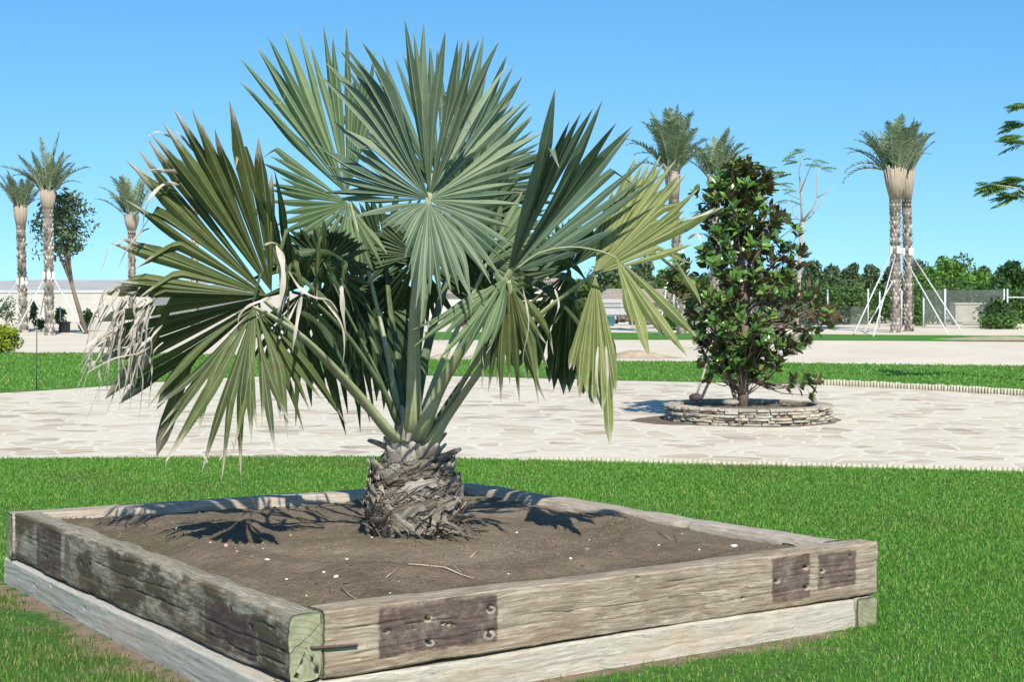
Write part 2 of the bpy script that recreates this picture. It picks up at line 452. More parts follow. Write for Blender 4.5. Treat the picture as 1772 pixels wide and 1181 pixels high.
# ------------------------------------------------------------------ old railway timbers
def m_timber(name, light, dark, stain, stain_col, plates=(), rings=(), endgreen=True, L=3.2, creo=0.0):
    s = NT(name)
    v = s.coord()
    sep = s.n('ShaderNodeSeparateXYZ', i_Vector=v)
    X, Y, Z = sep.outputs
    wob = s.n('ShaderNodeTexNoise', i_Vector=v, i_Scale=2.5, i_Detail=2).outputs['Color']
    vw = s.mix(0.08, v, wob, 'ADD')
    g1 = s.noise(s.map(vw, (1.6, 34, 34)), 3.0, 7, 0.65)
    g2 = s.noise(s.map(vw, (4, 120, 120)), 2.0, 4, 0.6)
    base = s.ramp(g1, [(0.32, dark), (0.52, tuple((a + b) / 2 for a, b in zip(light, dark))), (0.68, light)])
    base = s.mix(s.ramp(g2, [(0.34, 0.55), (0.48, 0.0)]), base, tuple(c * .45 for c in dark))
    b1 = s.noise(s.map(vw, (1, 2.2, 2.2)), 2.6, 6, 0.7)
    base = s.mix(s.ramp(b1, [(0.62 - stain * .3, 0.0), (0.80 - stain * .3, min(1, .45 + stain))]), base, stain_col) if stain < .5 else s.mix(s.math('MULTIPLY', s.ramp(b1, [(0.60 - stain * .3, 0.0), (0.70 - stain * .3, .95)]), s.ramp(Y, [(0.01, 1.0), (0.03, 0.2)])), base, stain_col)
    b3 = s.noise(s.map(vw, (.8, 5, 5), (7, 1, 3)), 2.2, 5, 0.7)
    base = s.mix(s.ramp(b3, [(0.5, 0.0), (0.68, 0.55)]), base, tuple(c * q for c, q in zip(dark, (1.25, 1.0, .8))))
    spk = s.noise(s.map(v, (1, 1, 1), (1, 9, 2)), 38, 4, 0.7)
    base = s.mix(s.ramp(spk, [(0.62, 0.0), (0.72, 0.5)]), base, tuple(c * .4 for c in dark))
    b2 = s.noise(s.map(v, (1, 1.5, 1.5), (4, 4, 1)), 7, 5, 0.7)
    base = s.mix(s.ramp(b2, [(0.60, 0.0), (0.75, 0.5)]), base, tuple(min(1, c * 1.35) for c in light))
    if plates:
        jit = s.math('MULTIPLY', s.math('SUBTRACT', s.noise(v, 11, 6, 0.75), 0.5), 0.05)
        Xj = s.math('ADD', X, jit)
        Zj = s.math('ADD', Z, s.math('MULTIPLY', jit, 1.0))
        mask = None
        face = s.math('LESS_THAN', Y, 0.012)
        for (x0, x1, z0, z1, k) in plates:
            def soft(c, e, sg):
                return s.n('ShaderNodeMapRange', interpolation_type='SMOOTHSTEP', i_Value=s.math('MULTIPLY', s.math('SUBTRACT', c, e), sg), i_From_Min=-.006, i_From_Max=.009).outputs[0]
            a = s.math('MULTIPLY', soft(Xj, x0, 1.0), soft(Xj, x1, -1.0))
            b = s.math('MULTIPLY', soft(Zj, z0, 1.0), soft(Zj, z1, -1.0))
            m = s.math('MULTIPLY', s.math('MULTIPLY', a, b), k)
            mask = m if mask is None else s.math('MAXIMUM', mask, m)
        mask = s.math('MULTIPLY', s.math('MULTIPLY', mask, face), s.ramp(s.noise(s.map(v, (1, 1, 1), (2, 5, 3)), 9, 6, 0.75), [(0.36, 0.45), (0.5, 0.96)]))
        pc = s.ramp(s.noise(v, 10, 5, 0.7), [(0.35, (0.055, 0.036, 0.036)), (0.55, (0.105, 0.070, 0.062)), (0.75, (0.20, 0.15, 0.125))])
        pc = s.mix(s.ramp(g1, [(0.4, 0.35), (0.6, 0.0)]), pc, (0.03, 0.02, 0.02))
        base = s.mix(mask, base, pc)
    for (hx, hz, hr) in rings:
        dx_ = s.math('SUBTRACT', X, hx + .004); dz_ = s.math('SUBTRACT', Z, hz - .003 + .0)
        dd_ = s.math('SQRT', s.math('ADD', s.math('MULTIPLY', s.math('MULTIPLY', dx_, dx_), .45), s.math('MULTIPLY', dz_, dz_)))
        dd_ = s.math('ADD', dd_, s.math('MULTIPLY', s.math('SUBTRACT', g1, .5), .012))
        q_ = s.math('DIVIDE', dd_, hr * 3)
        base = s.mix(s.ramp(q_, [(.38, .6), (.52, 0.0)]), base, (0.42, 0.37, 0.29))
        base = s.mix(s.ramp(q_, [(.20, .95), (.27, 0.0)]), base, (0.035, 0.025, 0.02))  # shade inside the shallow bolt holes, put into the wood colour
    if endgreen:
        e = s.math('GREATER_THAN', s.n('ShaderNodeAttribute', attribute_name='endcap').outputs['Fac'], 0.5)
        ec = s.ramp(s.noise(s.map(v, (1, 1, 1), rot=(0.9, 0, 0)), 9, 6, 0.7), [(0.3, (0.20, 0.195, 0.11)), (0.55, (0.32, 0.32, 0.20)), (0.8, (0.43, 0.41, 0.30))])
        ringn = s.n('ShaderNodeTexWave', i_Vector=s.map(v, (1, 1, 1), (0, -0.02, -0.2)), wave_type='RINGS', rings_direction='X', i_Scale=14, i_Distortion=2.5, i_Detail=3).outputs['Fac']
        ec = s.mix(s.ramp(ringn, [(0.0, 0.45), (0.3, 0.0)]), ec, (0.16, 0.15, 0.09))
        ck = s.math('ABSOLUTE', s.math('ADD', s.math('SUBTRACT', s.math('SUBTRACT', Z, .315), s.math('MULTIPLY', s.math('SUBTRACT', Y, .07), .75)), s.math('MULTIPLY', s.math('SUBTRACT', s.noise(v, 14, 3, .6), .5), .05)))
        ec = s.mix(s.ramp(ck, [(.0, .9), (.0035, 0.0)]), ec, (0.05, 0.045, 0.025))
        base = s.mix(e, base, ec)
    s.bump(s.math('ADD', g1, s.math('MULTIPLY', g2, 0.8)), 0.22, 0.004)
    return s.col(base, 0.88, 0.15)

def timber(name, origin, direction, x0, x1, t, h, mat, parent, seed, res=(0.012, 0.006), holes=(), cracks=(), rough=1.0, zoff=0.0, label=None):
    """weathered beam; local x along, y inward, z up.  holes: (x, z, r); cracks: (x0, x1, z, depth)"""
    r = 0.008
    per = []
    def seg(a, b):
        n = max(2, int(math.dist(a, b) / res[1]))
        for i in range(n): per.append((a[0] + (b[0] - a[0]) * i / n, a[1] + (b[1] - a[1]) * i / n))
    seg((0, r), (0, h - r)); seg((0, h - r), (r, h)); seg((r, h), (t - r, h)); seg((t - r, h), (t, h - r))
    bigseg = len(per)
    for a, b in (((t, h - r), (t, r)), ((t, r), (t - r, 0)), ((t - r, 0), (r, 0))):
        n = 4
        for i in range(n): per.append((a[0] + (b[0] - a[0]) * i / n, a[1] + (b[1] - a[1]) * i / n))
    seg((r, 0), (0, r))
    P = np.array(per); m = len(P)
    C = np.array([t / 2, h / 2])
    nrm = np.roll(P, 1, 0) - np.roll(P, -1, 0)
    nrm = np.stack([nrm[:, 1], -nrm[:, 0]], 1) * -1
    nrm /= np.linalg.norm(nrm, axis=1)[:, None] + 1e-9
    if ((P - C) * nrm).sum() < 0: nrm = -nrm
    nx_ = max(3, int((x1 - x0) / res[0]))
    xs = np.linspace(x0, x1, nx_)
    X = np.repeat(xs, m); Yp = np.tile(P[:, 0], nx_); Zp = np.tile(P[:, 1], nx_)
    NY = np.tile(nrm[:, 0], nx_); NZ = np.tile(nrm[:, 1], nx_)
    corner = np.exp(-((np.minimum(Yp, t - Yp) + np.minimum(Zp, h - Zp)) / 0.018))
    s_ = seed * 13.7
    wx = X + .06 * vnoise(X * 3, Yp * 3 + s_, Zp * 3)
    zz = Zp + .02 * vnoise(X * 1.7 + s_, 0 * X, 0 * X)
    D = 0.0013 * fbm(wx * 4.5 + s_, Yp * 85, zz * 85, 4) + 0.004 * fbm(X * 1.1 + s_, Yp * 5, Zp * 5, 3)
    D -= corner * 0.011 * np.clip(fbm(X * 5 + s_, Yp * 9, Zp * 9, 4) + .35, 0, 1.4) * rough
    D -= 0.0022 * np.clip(fbm(wx * 1.4 + s_ + 9, Yp * 70, zz * 70, 2) - .62, 0, .4) / .4 * rough
    outer = NY < -0.9
    for (hx, hz, hr) in holes:
        q = np.hypot(X - hx, Zp - hz)
        D = np.where(outer, D - 0.022 / (1 + np.exp((q - hr) / (hr * .12))), D)
    for (c0, c1, cz, dp) in cracks:
        zc = cz + .007 * vnoise(X * 9 + s_, 0 * X + cz * 50, 0 * X) + .012 * vnoise(X * 2.2 + s_, 0 * X + cz * 20, 0 * X)
        wgt = np.clip((X - c0) / .06, 0, 1) * np.clip((c1 - X) / .06, 0, 1)
        D = np.where(outer, D - dp * wgt * np.exp(-((Zp - zc) / .0024) ** 2), D)
    sag = .006 * vnoise(X * .8 + s_, 0 * X, 0 * X)
    Yo = Yp + NY * D; Zo = Zp + NZ * D + sag * (Zp > h * .5)
    V3 = np.stack([X, Yo, Zo + zoff], 1)
    ends = .006 * fbm(Yp * 30 + s_, Zp * 30, 0 * Yp, 3)
    V3[:m, 0] += ends[:m]; V3[-m:, 0] += ends[-m:]
    i, j = np.meshgrid(np.arange(nx_ - 1), np.arange(m), indexing='ij')
    a = (i * m + j).ravel(); b = (i * m + (j + 1) % m).ravel()
    Q = np.stack([a, b, b + m, a + m], 1)
    endq = np.zeros(len(Q))
    # end caps: rings shrinking to the middle
    allV = [V3]; quads = [Q]; caps = [endq]
    base_n = len(V3)
    for side in (0, 1):
        idx = np.arange(m) if side == 0 else np.arange(m) + (nx_ - 1) * m
        prev = idx
        ring0 = V3[idx]
        cen = np.array([xs[0] if side == 0 else xs[-1], t / 2, h / 2 + zoff])
        for k in range(1, 13):
            f = 1 - k / 12.0 * .97
            rr = cen + (ring0 - cen) * f
            bulge = 0.0015 * fbm(rr[:, 1] * 25 + s_, rr[:, 2] * 25, 0 * rr[:, 0], 4)
            # a drying check across the end grain
            chk = np.exp(-(((rr[:, 2] - zoff - h * .55) - (rr[:, 1] - t / 2) * .9 + .012 * vnoise(rr[:, 1] * 40, rr[:, 2] * 9 + s_, 0 * rr[:, 0])) / .003) ** 2) * .0
            sg = -1 if side == 0 else 1
            rr[:, 0] = cen[0] + sg * (0.003 + bulge - chk)
            allV.append(rr); new = base_n + np.arange(m); base_n += m
            qa = np.stack([prev, np.roll(prev, -1), np.roll(new, -1), new], 1)
            if side == 0: qa = qa[:, ::-1]
            quads.append(qa[:, ::-1]); caps.append(np.ones(m))
            prev = new
    Q = np.concatenate(quads)[:, ::-1]
    d = direction.normalized(); ang = math.atan2(d.y, d.x)
    o = npmesh(name, np.concatenate(allV), [Q], mat, None, True, {'endcap': ('FACE', np.concatenate(caps))})
    me = o.data
    o.matrix_world = Matrix.Translation(Vector((origin.x, origin.y, 0))) @ Matrix.Rotation(ang, 4, 'Z')
    o.parent = parent
    o.matrix_parent_inverse = Matrix.Translation(parent.location).inverted()
    if label: o['label'] = label
    return o

T_, H_ = 0.135, 0.25
a_ = (cR - cN).length; b_ = (cL - cN).length
bed = empty('raised_bed', (bedc.x, bedc.y, 0), 'large square raised bed of old stacked railway timbers around the big fan palm', 'raised bed')

def along(o, d, x, z):              # distance from o along d of the point seen in column x at height z
    r = ray(x, 590.5)
    # solve (o + s d).x / (o + s d).y = r.x / r.y
    k = r.x / r.y
    return (k * o.y - o.x) / (d.x - k * d.y)
def height_on(o, d, x, y):          # height on the upright face through o along d seen at x, y
    r = ray(x, y); s = along(o, d, x, 0); p = o + d * s
    return CH + r.z * (p.y / r.y)
def fx(x): return along(cN, U, x, 0)
def fh(x, y, r): return (fx(x), height_on(cN, U, x, y) - 0.15, r)
LV = (cN - cL).normalized()
def lx(x): return along(cL, LV, x, 0)
def lh(x, y, r): return (lx(x), height_on(cL, LV, x, y) - 0.15, r)

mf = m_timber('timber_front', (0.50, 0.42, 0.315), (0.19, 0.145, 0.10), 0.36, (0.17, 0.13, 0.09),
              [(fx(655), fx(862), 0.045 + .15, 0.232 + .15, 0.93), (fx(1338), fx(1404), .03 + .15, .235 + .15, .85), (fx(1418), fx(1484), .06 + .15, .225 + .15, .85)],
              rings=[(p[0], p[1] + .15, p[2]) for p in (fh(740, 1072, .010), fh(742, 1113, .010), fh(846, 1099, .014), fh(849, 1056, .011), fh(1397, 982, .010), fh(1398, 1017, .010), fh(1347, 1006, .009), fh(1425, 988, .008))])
timber('timber', cN, U, T_ + .006, a_, T_, H_, mf, bed, 1, (0.009, 0.0042),
       holes=[fh(740, 1072, .0105), fh(742, 1113, .010), fh(849, 1053, .012), fh(850, 1095, .011), fh(672, 1095, .008), fh(666, 1096, .006), fh(768, 1081, .008), fh(778, 1082, .009), fh(786, 1084, .006), fh(1397, 982, .0115), fh(1398, 1017, .0115), fh(1347, 1006, .0105), fh(1425, 988, .008), fh(1473, 962, .0065), fh(1473, 1000, .0065), fh(1426, 1002, .006), fh(1288, 1036, .006), fh(1105, 1000, .007)],
       cracks=[(fx(575), fx(720), .182, .009), (fx(600), fx(980), .085, .006), (fx(690), fx(800), .150, .010), (fx(757), fx(790), .128, .02), (fx(900), fx(1300), .12, .006), (fx(1000), fx(1500), .07, .006), (fx(1100), fx(1480), .17, .005), (fx(1150), fx(1230), .20, .01), (fx(580), fx(650), .055, .008)],
       zoff=.15, label='pale brown front timber of the upper row with dark plate stains and bolt holes')
ml = m_timber('timber_left', (0.46, 0.42, 0.325), (0.17, 0.14, 0.095), 0.52, (0.085, 0.066, 0.042),
              [(lx(60), lx(102), .02 + .15, .24 + .15, .9), (lx(108), lx(118), .02 + .15, .24 + .15, .6), (lx(352), lx(440), .02 + .15, .19 + .15, .95)])
timber('timber', cL, LV, T_ + .004, b_, T_, H_, ml, bed, 2, (0.010, 0.0055),
       holes=[lh(x, y, .008) for x, y in ((432, 1087), (396, 1058), (72, 935), (118, 938), (138, 975), (153, 980), (118, 990), (77, 965))],
       cracks=[(lx(150), lx(300), .16, .006), (lx(350), b_ - .02, .06, .009), (lx(200), lx(500), .11, .006), (lx(440), b_, .175, .009)],
       zoff=.15, rough=1.5, label='dark stained left timber of the upper row with a greenish end')
mr = m_timber('timber_rear', (0.55, 0.49, 0.40), (0.26, 0.21, 0.16), 0.15, (0.13, 0.105, 0.08))
RV = (cB - cRR).normalized(); BV = (cL - cB).normalized()
timber('timber', cRR, RV, 0.004, (cB - cRR).length, T_, H_, mr, bed, 3, (0.015, 0.009), zoff=.147)
timber('timber', cB, BV, T_ + .004, (cL - cB).length, T_, H_, mr, bed, 4, (0.015, 0.009), zoff=.148, rough=1.4)
# lower row
mlo = m_timber('timber_lower', (0.58, 0.53, 0.43), (0.36, 0.315, 0.25), 0.12, (0.22, 0.19, 0.15))
mlo2 = m_timber('timber_lower_left', (0.50, 0.475, 0.41), (0.39, 0.365, 0.31), 0.2, (0.26, 0.255, 0.235))
timber('timber', cN, U, 0.004, a_ - T_ - .012, T_, H_ - .004, mlo, bed, 5, (0.012, 0.006), holes=[fh(1272, 1096, .007), fh(1230, 1095, .010)], zoff=-.10, rough=.7,
       cracks=[(fx(900), fx(1400), .16, .005), (fx(640), fx(1000), .2, .004)], label='pale grey front timber of the lower row, half sunk in the grass')
P1 = cL - U * 0.012; P2 = cN - U * 0.055
LV2 = (P2 - P1).normalized()
timber('timber', P1, LV2, -.01, (P2 - P1).length - .01, T_, H_ - .003, mlo2, bed, 6, (0.012, 0.006), zoff=-.103, rough=.6,
       holes=[(along(P1, LV2, x, 0), height_on(P1, LV2, x, y) + .103, .006) for x, y in ((55, 1012), (84, 1012), (141, 1052))], label='pale grey left timber of the lower row')
timber('timber', cR, (cB - cR).normalized(), 0.0, (cB - cR).length - .2, T_, H_ - .004, mlo, bed, 7, (0.015, 0.008), zoff=-.10, rough=.7)
timber('timber', cB, BV, T_ + .02, (cL - cB).length - .16, T_, H_ - .004, mlo, bed, 8, (0.02, 0.012), zoff=-.102)
# steel dowel lying across the front joint
st = simple('rusty_steel', (0.07, 0.045, 0.035), (0.13, 0.08, 0.055), 40, 0.8, 0.4)
mb = MB()
fn = Vector((U.y, -U.x, 0))
def fpt(x, y, out): 
    s = fx(x); p = cN + U * s + fn * out; p.z = height_on(cN, U, x, y); return p
e0, e1 = fpt(535, 1121, .012), fpt(614, 1117, .012)
mb.tube([e0 - fn * .05, e0 - fn * .008, e0, e0 + (e1 - e0) * .5 + fn * .002, e1, e1 - fn * .008, e1 - fn * .05], .0052, 8)
dw = mb.build('steel_dog', st, bed, True); dw.matrix_parent_inverse = Matrix.Translation(bed.location).inverted()

# ------------------------------------------------------------------ soil in the bed
def m_soil(name='soil', c=((0.12, 0.092, 0.062), (0.19, 0.148, 0.102), (0.26, 0.205, 0.145))):
    s = NT(name)
    v = s.coord()
    a = s.noise(v, 1.3, 6, 0.65); b = s.noise(v, 22, 6, 0.75); c2 = s.n('ShaderNodeTexVoronoi', i_Vector=v, i_Scale=70).outputs['Distance']
    base = s.ramp(s.math('ADD', s.math('MULTIPLY', a, .7), s.math('MULTIPLY', b, .3)), [(0.36, c[0]), (0.52, c[1]), (0.66, c[2])])
    base = s.mix(s.ramp(s.noise(s.map(v, (1, 1, 1), (8, 1, 0)), 1.1, 4, .5), [(0.5, 0.0), (0.7, 0.5)]), base, (0.13, 0.12, 0.06))
    base = s.mix(s.ramp(b, [(0.62, 0.0), (0.75, 0.6)]), base, (0.30, 0.22, 0.17))
    s.bump(s.math('ADD', b, s.math('MULTIPLY', c2, 0.4)), 0.9, 0.02)
    return s.col(base, 0.97, 0.08)
SOIL = m_soil()
n = 220
A, B_ = np.meshgrid(np.linspace(0, 1, n), np.linspace(0, 1, n), indexing='ij')
i0, i1, i2, i3 = [np.array(p[:2]) for p in (cN + U * T_ * .7 + V * T_ * .7, cR + V * T_ * .7 - U * (T_ * .7 + .12), cB - U * T_ * .6 - V * T_ * .8, cL + U * T_ * .6 - V * T_ * .7)]
PX = ((1 - A) * (1 - B_))[..., None] * i0 + (A * (1 - B_))[..., None] * i1 + (A * B_)[..., None] * i2 + ((1 - A) * B_)[..., None] * i3
PX = PX.reshape(-1, 2)
PALM = gp(716, 922, .36)
def soil_z(x, y):
    x = np.asarray(x, float); y = np.asarray(y, float)
    dd = np.hypot(x - PALM.x, y - PALM.y)
    edge = np.clip((-bed_dist(x, y) - T_) / .35, 0, 1)
    z = .352 + .006 * edge + .030 * fbm(x * 1.6, y * 1.6, 0 * x, 3) * np.clip(edge, .25, 1) + .009 * fbm(x * 9, y * 9, 0 * x, 3) - .025 * np.exp(-((dd - .75) / .3) ** 2) + .028 * np.exp(-((dd - 1.15) / .12) ** 2) * (y < PALM.y + .5)
    return z + .003 * fbm(x * 30, y * 30, 0 * x, 2)
ZS = soil_z(PX[:, 0], PX[:, 1])
i, j = np.meshgrid(np.arange(n - 1), np.arange(n - 1), indexing='ij')
q = (i * n + j).ravel()
so_ = npmesh('soil', np.stack([PX[:, 0], PX[:, 1], ZS], 1), [np.stack([q, q + n, q + n + 1, q + 1], 1)], SOIL)
tag(so_, kind='structure')

# crumbs of soil
rg = np.random.default_rng(77); n = 9000
A = rg.random(n); B_ = rg.random(n)
cx = ((1 - A) * (1 - B_))[:, None] * i0 + (A * (1 - B_))[:, None] * i1 + (A * B_)[:, None] * i2 + ((1 - A) * B_)[:, None] * i3
cl = fbm(cx[:, 0] * 1.7 + 5, cx[:, 1] * 1.7, 0 * A, 3)
keep = rg.random(n) < np.clip(.35 + cl, .05, 1)
cx = cx[keep]; n = len(cx)
cz = soil_z(cx[:, 0], cx[:, 1]); rad_ = .0022 + .012 * rg.random(n) ** 5
off = np.array([(1, 0, .1), (.2, .9, 0), (-.8, .4, .1), (-.7, -.7, 0), (.4, -.9, .1), (0, 0, 1.0)])
Vc = np.stack([cx[:, 0], cx[:, 1], cz], 1)[:, None, :] + off[None] * rad_[:, None, None] * rg.uniform(.6, 1.3, (n, 6, 1))
b0 = (np.arange(n) * 6)[:, None]
tri = np.concatenate([b0 + np.array([[k, (k + 1) % 5, 5]]) for k in range(5)])
tag(npmesh('soil_crumbs', Vc.reshape(-1, 3), [tri], SOIL, None, False), 'loose crumbs of brown earth covering the soil of the raised bed', 'earth', kind='stuff')

# stones, shells and twigs lying on the soil
WST = simple('white_stone', (0.62, 0.58, 0.5), (0.8, 0.77, 0.7), 30, .8)
PST = simple('pink_stone', (0.45, 0.28, 0.2), (0.6, 0.42, 0.32), 30, .8)
def stone_mesh(mb, r, seed, sq=.6, c=0):
    rr = random.Random(seed)
    vs, fs = [], []
    n1, n2 = 5, 8
    vs.append((0, 0, r * sq))
    k = [rr.uniform(.75, 1.25) for _ in range(8)]
    for i in range(1, n1):
        for j in range(n2):
            th = math.pi * i / n1; ph = 2 * math.pi * j / n2
            q = r * k[j] * rr.uniform(.9, 1.1)
            vs.append((q * math.sin(th) * math.cos(ph), q * math.sin(th) * math.sin(ph) * .75, r * sq * math.cos(th)))
    vs.append((0, 0, -r * sq))
    for j in range(n2): fs.append((0, 1 + j, 1 + (j + 1) % n2))
    for i in range(n1 - 2):
        for j in range(n2):
            a = 1 + i * n2 + j; b = 1 + i * n2 + (j + 1) % n2
            fs.append((a, a + n2, b + n2, b))
    L = len(vs) - 1
    for j in range(n2): fs.append((L, L - n2 + (j + 1) % n2, L - n2 + j))
    mb.add(vs, fs, None, c)
def put_stone(x, y, r, mat, label, group=None, name='stone', sq=.6):
    p = gp(x, y, .355); z = float(soil_z(p.x, p.y))
    mb = MB(); stone_mesh(mb, r, int(x * 7 + y), sq)
    o = mb.build(name, mat, None, True, (p.x, p.y, z + r * sq * .35))
    o.rotation_euler.z = x
    return tag(o, label, 'stone', group)
put_stone(1270, 949, .021, WST, 'large white angular stone on the soil near the right corner of the bed', sq=.35)
put_stone(582, 1008, .014, WST, 'white round stone at the front left of the soil, nearest the left timber')
put_stone(391, 965, .016, PST, 'pink stone on the soil beyond the middle of the left timber')
put_stone(1016, 956, .014, PST, 'pink stone on the soil right of the palm trunk')
put_stone(462, 985, .016, WST, 'flat pale shell on the soil left of the palm trunk', name='shell', sq=.25)
rs = random.Random(5)
SG = 'white pebbles scattered over the soil'
for (x, y) in [(496, 1004), (364, 957), (410, 976), (675, 1028), (987, 976), (894, 914), (643, 934), (503, 912), (1071, 899), (937, 950), (610, 990), (560, 1000), (1210, 955), (1100, 940), (455, 955), (530, 1030), (850, 905), (1140, 950), (690, 1015), (760, 970), (568, 868), (305, 925), (880, 990), (1180, 925), (810, 985), (1020, 925), (600, 960), (380, 940)]:
    put_stone(x, y, rs.uniform(.004, .009), WST if rs.random() < .75 else PST, 'tiny pale pebble lying on the brown soil of the raised bed', SG, 'pebble')
TW = simple('dry_twig', (0.30, 0.22, 0.15), (0.5, 0.4, 0.3), 30, .9)
def twig(pts, r, label):
    P = []
    for x, y in pts:
        p = gp(x, y, .36); p.z = float(soil_z(p.x, p.y)) + r * 1.2 + rs.uniform(0, .006); P.append(p)
    o = P[0].copy(); mb = MB(); mb.tube([p - o for p in P], [r] * (len(P) - 1) + [r * .4], 6)
    return tag(mb.build('twig', TW, None, True, o), label, 'twig')
twig([(707, 995), (740, 992), (770, 994), (800, 997), (820, 1001)], .0035, 'long thin dry twig on the soil in front of the palm trunk')
twig([(776, 981), (785, 988), (800, 996)], .002, 'short twig forking off behind the long dry twig')
twig([(668, 1008), (680, 1001), (693, 997)], .0025, 'short bent twig left of the long dry twig')
twig([(812, 955), (822, 952), (830, 948)], .003, 'pale straw on the soil just in front of the palm trunk')
twig([(1140, 928), (1160, 938), (1172, 942), (1165, 925)], .002, 'curled dry stem on the soil toward the right corner of the bed')
twig([(1355, 941), (1366, 943), (1374, 944)], .004, 'short thick straw by the right end of the soil')
twig([(590, 1020), (605, 1030), (618, 1036)], .003, 'dry bent stem near the front corner of the soil')

# ------------------------------------------------------------------ the big fan palm
def m_fan(name, c_dark, c_light, rib, dry, dryness=0.9, spots=0.0, trans=0.18, tcol=(0.25, 0.45, 0.12)):
    s = NT(name)
    uv = s.coord('UV'); ob = s.coord('Object')
    sep = s.n('ShaderNodeSeparateXYZ', i_Vector=uv); u, v = sep.outputs[0], sep.outputs[1]
    r = s.attr('rnd')
    off = s.n('ShaderNodeCombineXYZ', i_X=r, i_Y=s.math('MULTIPLY', r, 7.3)).outputs[0]
    uvo = s.mix(1.0, uv, off, 'ADD')
    stri = s.noise(s.map(uvo, (26, 1.2, 1)), 1.6, 3, 0.6)
    blot = s.noise(ob, 9, 5, 0.65)
    base = s.ramp(s.math('ADD', s.math('MULTIPLY', r, .55), s.math('MULTIPLY', blot, .45)), [(0.22, c_dark), (0.75, c_light)])
    base = s.mix(s.ramp(stri, [(0.35, 0.35), (0.55, 0.0)]), base, tuple(c * .55 for c in c_dark))
    mid = s.ramp(s.math('ABSOLUTE', s.math('SUBTRACT', u, 0.5)), [(0.018, 0.75), (0.06, 0.0)])
    base = s.mix(mid, base, rib)
    edge = s.math('GREATER_THAN', s.math('ABSOLUTE', s.math('SUBTRACT', u, 0.5)), 0.475)
    base = s.mix(s.math('MULTIPLY', edge, 0.5), base, rib)
    if spots:
        sp = s.noise(s.map(ob, (1, 1, 1), (3, 7, 1)), 16, 5, 0.7)
        base = s.mix(s.ramp(sp, [(0.60 - spots * .15, 0.0), (0.70 - spots * .1, spots)]), base, (0.105, 0.075, 0.028))
    tipn = s.math('ADD', v, s.math('MULTIPLY', s.math('SUBTRACT', s.noise(s.map(uvo, (5, 6, 1)), 3, 3, 0.6), 0.5), 0.35))
    base = s.mix(s.ramp(tipn, [(dryness, 0.0), (min(1.0, dryness + .07), 0.85)]), base, dry)
    s.bump(stri, 0.25, 0.004)
    s.col(base, 0.5, 0.28)
    s.translucent(s.mix(0.6, base, tcol), trans)
    return s.m
M_BLUE = m_fan('leaf_glaucous', (0.062, 0.108, 0.066), (0.225, 0.285, 0.165), (0.42, 0.47, 0.33), (0.50, 0.42, 0.30), 0.97, trans=.12)
M_GREEN = m_fan('leaf_green', (0.065, 0.12, 0.052), (0.20, 0.275, 0.125), (0.40, 0.43, 0.26), (0.5, 0.42, 0.3), 0.95, .2, trans=.15)
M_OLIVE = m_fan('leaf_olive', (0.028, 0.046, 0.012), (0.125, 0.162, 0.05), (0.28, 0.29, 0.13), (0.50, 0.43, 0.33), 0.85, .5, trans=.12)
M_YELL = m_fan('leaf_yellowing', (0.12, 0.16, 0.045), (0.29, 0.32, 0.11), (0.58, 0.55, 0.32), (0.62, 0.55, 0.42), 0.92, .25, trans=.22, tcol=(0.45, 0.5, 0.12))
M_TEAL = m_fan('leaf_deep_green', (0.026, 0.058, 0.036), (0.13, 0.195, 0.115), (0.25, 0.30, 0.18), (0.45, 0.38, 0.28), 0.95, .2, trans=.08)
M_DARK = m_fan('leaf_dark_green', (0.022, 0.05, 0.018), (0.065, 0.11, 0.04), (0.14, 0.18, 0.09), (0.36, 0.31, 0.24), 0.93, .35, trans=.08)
M_DRY = simple('withered_leaf', (0.27, 0.225, 0.165), (0.60, 0.54, 0.45), 18, .8, .2, .3, .004, (1, 1, .3))
def m_pet():
    s = NT('petiole')
    v = s.coord(); uv = s.coord('UV')
    a = s.noise(s.map(uv, (14, .7, 1)), 2.0, 5, 0.6); b = s.noise(v, 14, 5, 0.7)
    base = s.ramp(a, [(0.3, (0.17, 0.205, 0.085)), (0.55, (0.36, 0.39, 0.20)), (0.75, (0.54, 0.54, 0.36))])
    base = s.mix(s.ramp(b, [(0.5, 0.0), (0.72, 0.6)]), base, (0.52, 0.50, 0.42))
    vv = s.n('ShaderNodeSeparateXYZ', i_Vector=uv).outputs[1]
    base = s.mix(s.ramp(vv, [(0.0, 0.75), (0.16, 0.0)]), base, (0.33, 0.28, 0.22))
    s.bump(a, .4, .004)
    return s.col(base, .5, .35)
M_PET = m_pet()
M_PETD = simple('petiole_dark', (0.05, 0.085, 0.035), (0.13, 0.165, 0.075), 12, .6, .25, .2, .004, (3, 3, .6))

palm = empty('fan_palm', (PALM.x, PALM.y, .35), 'large blue green fan palm with squat fibrous trunk growing in the raised timber bed', 'palm')
INV = Matrix.Translation(palm.location).inverted()
def own(o, parent=palm):
    o.parent = parent
    if parent is palm: o.matrix_parent_inverse = INV
    return o

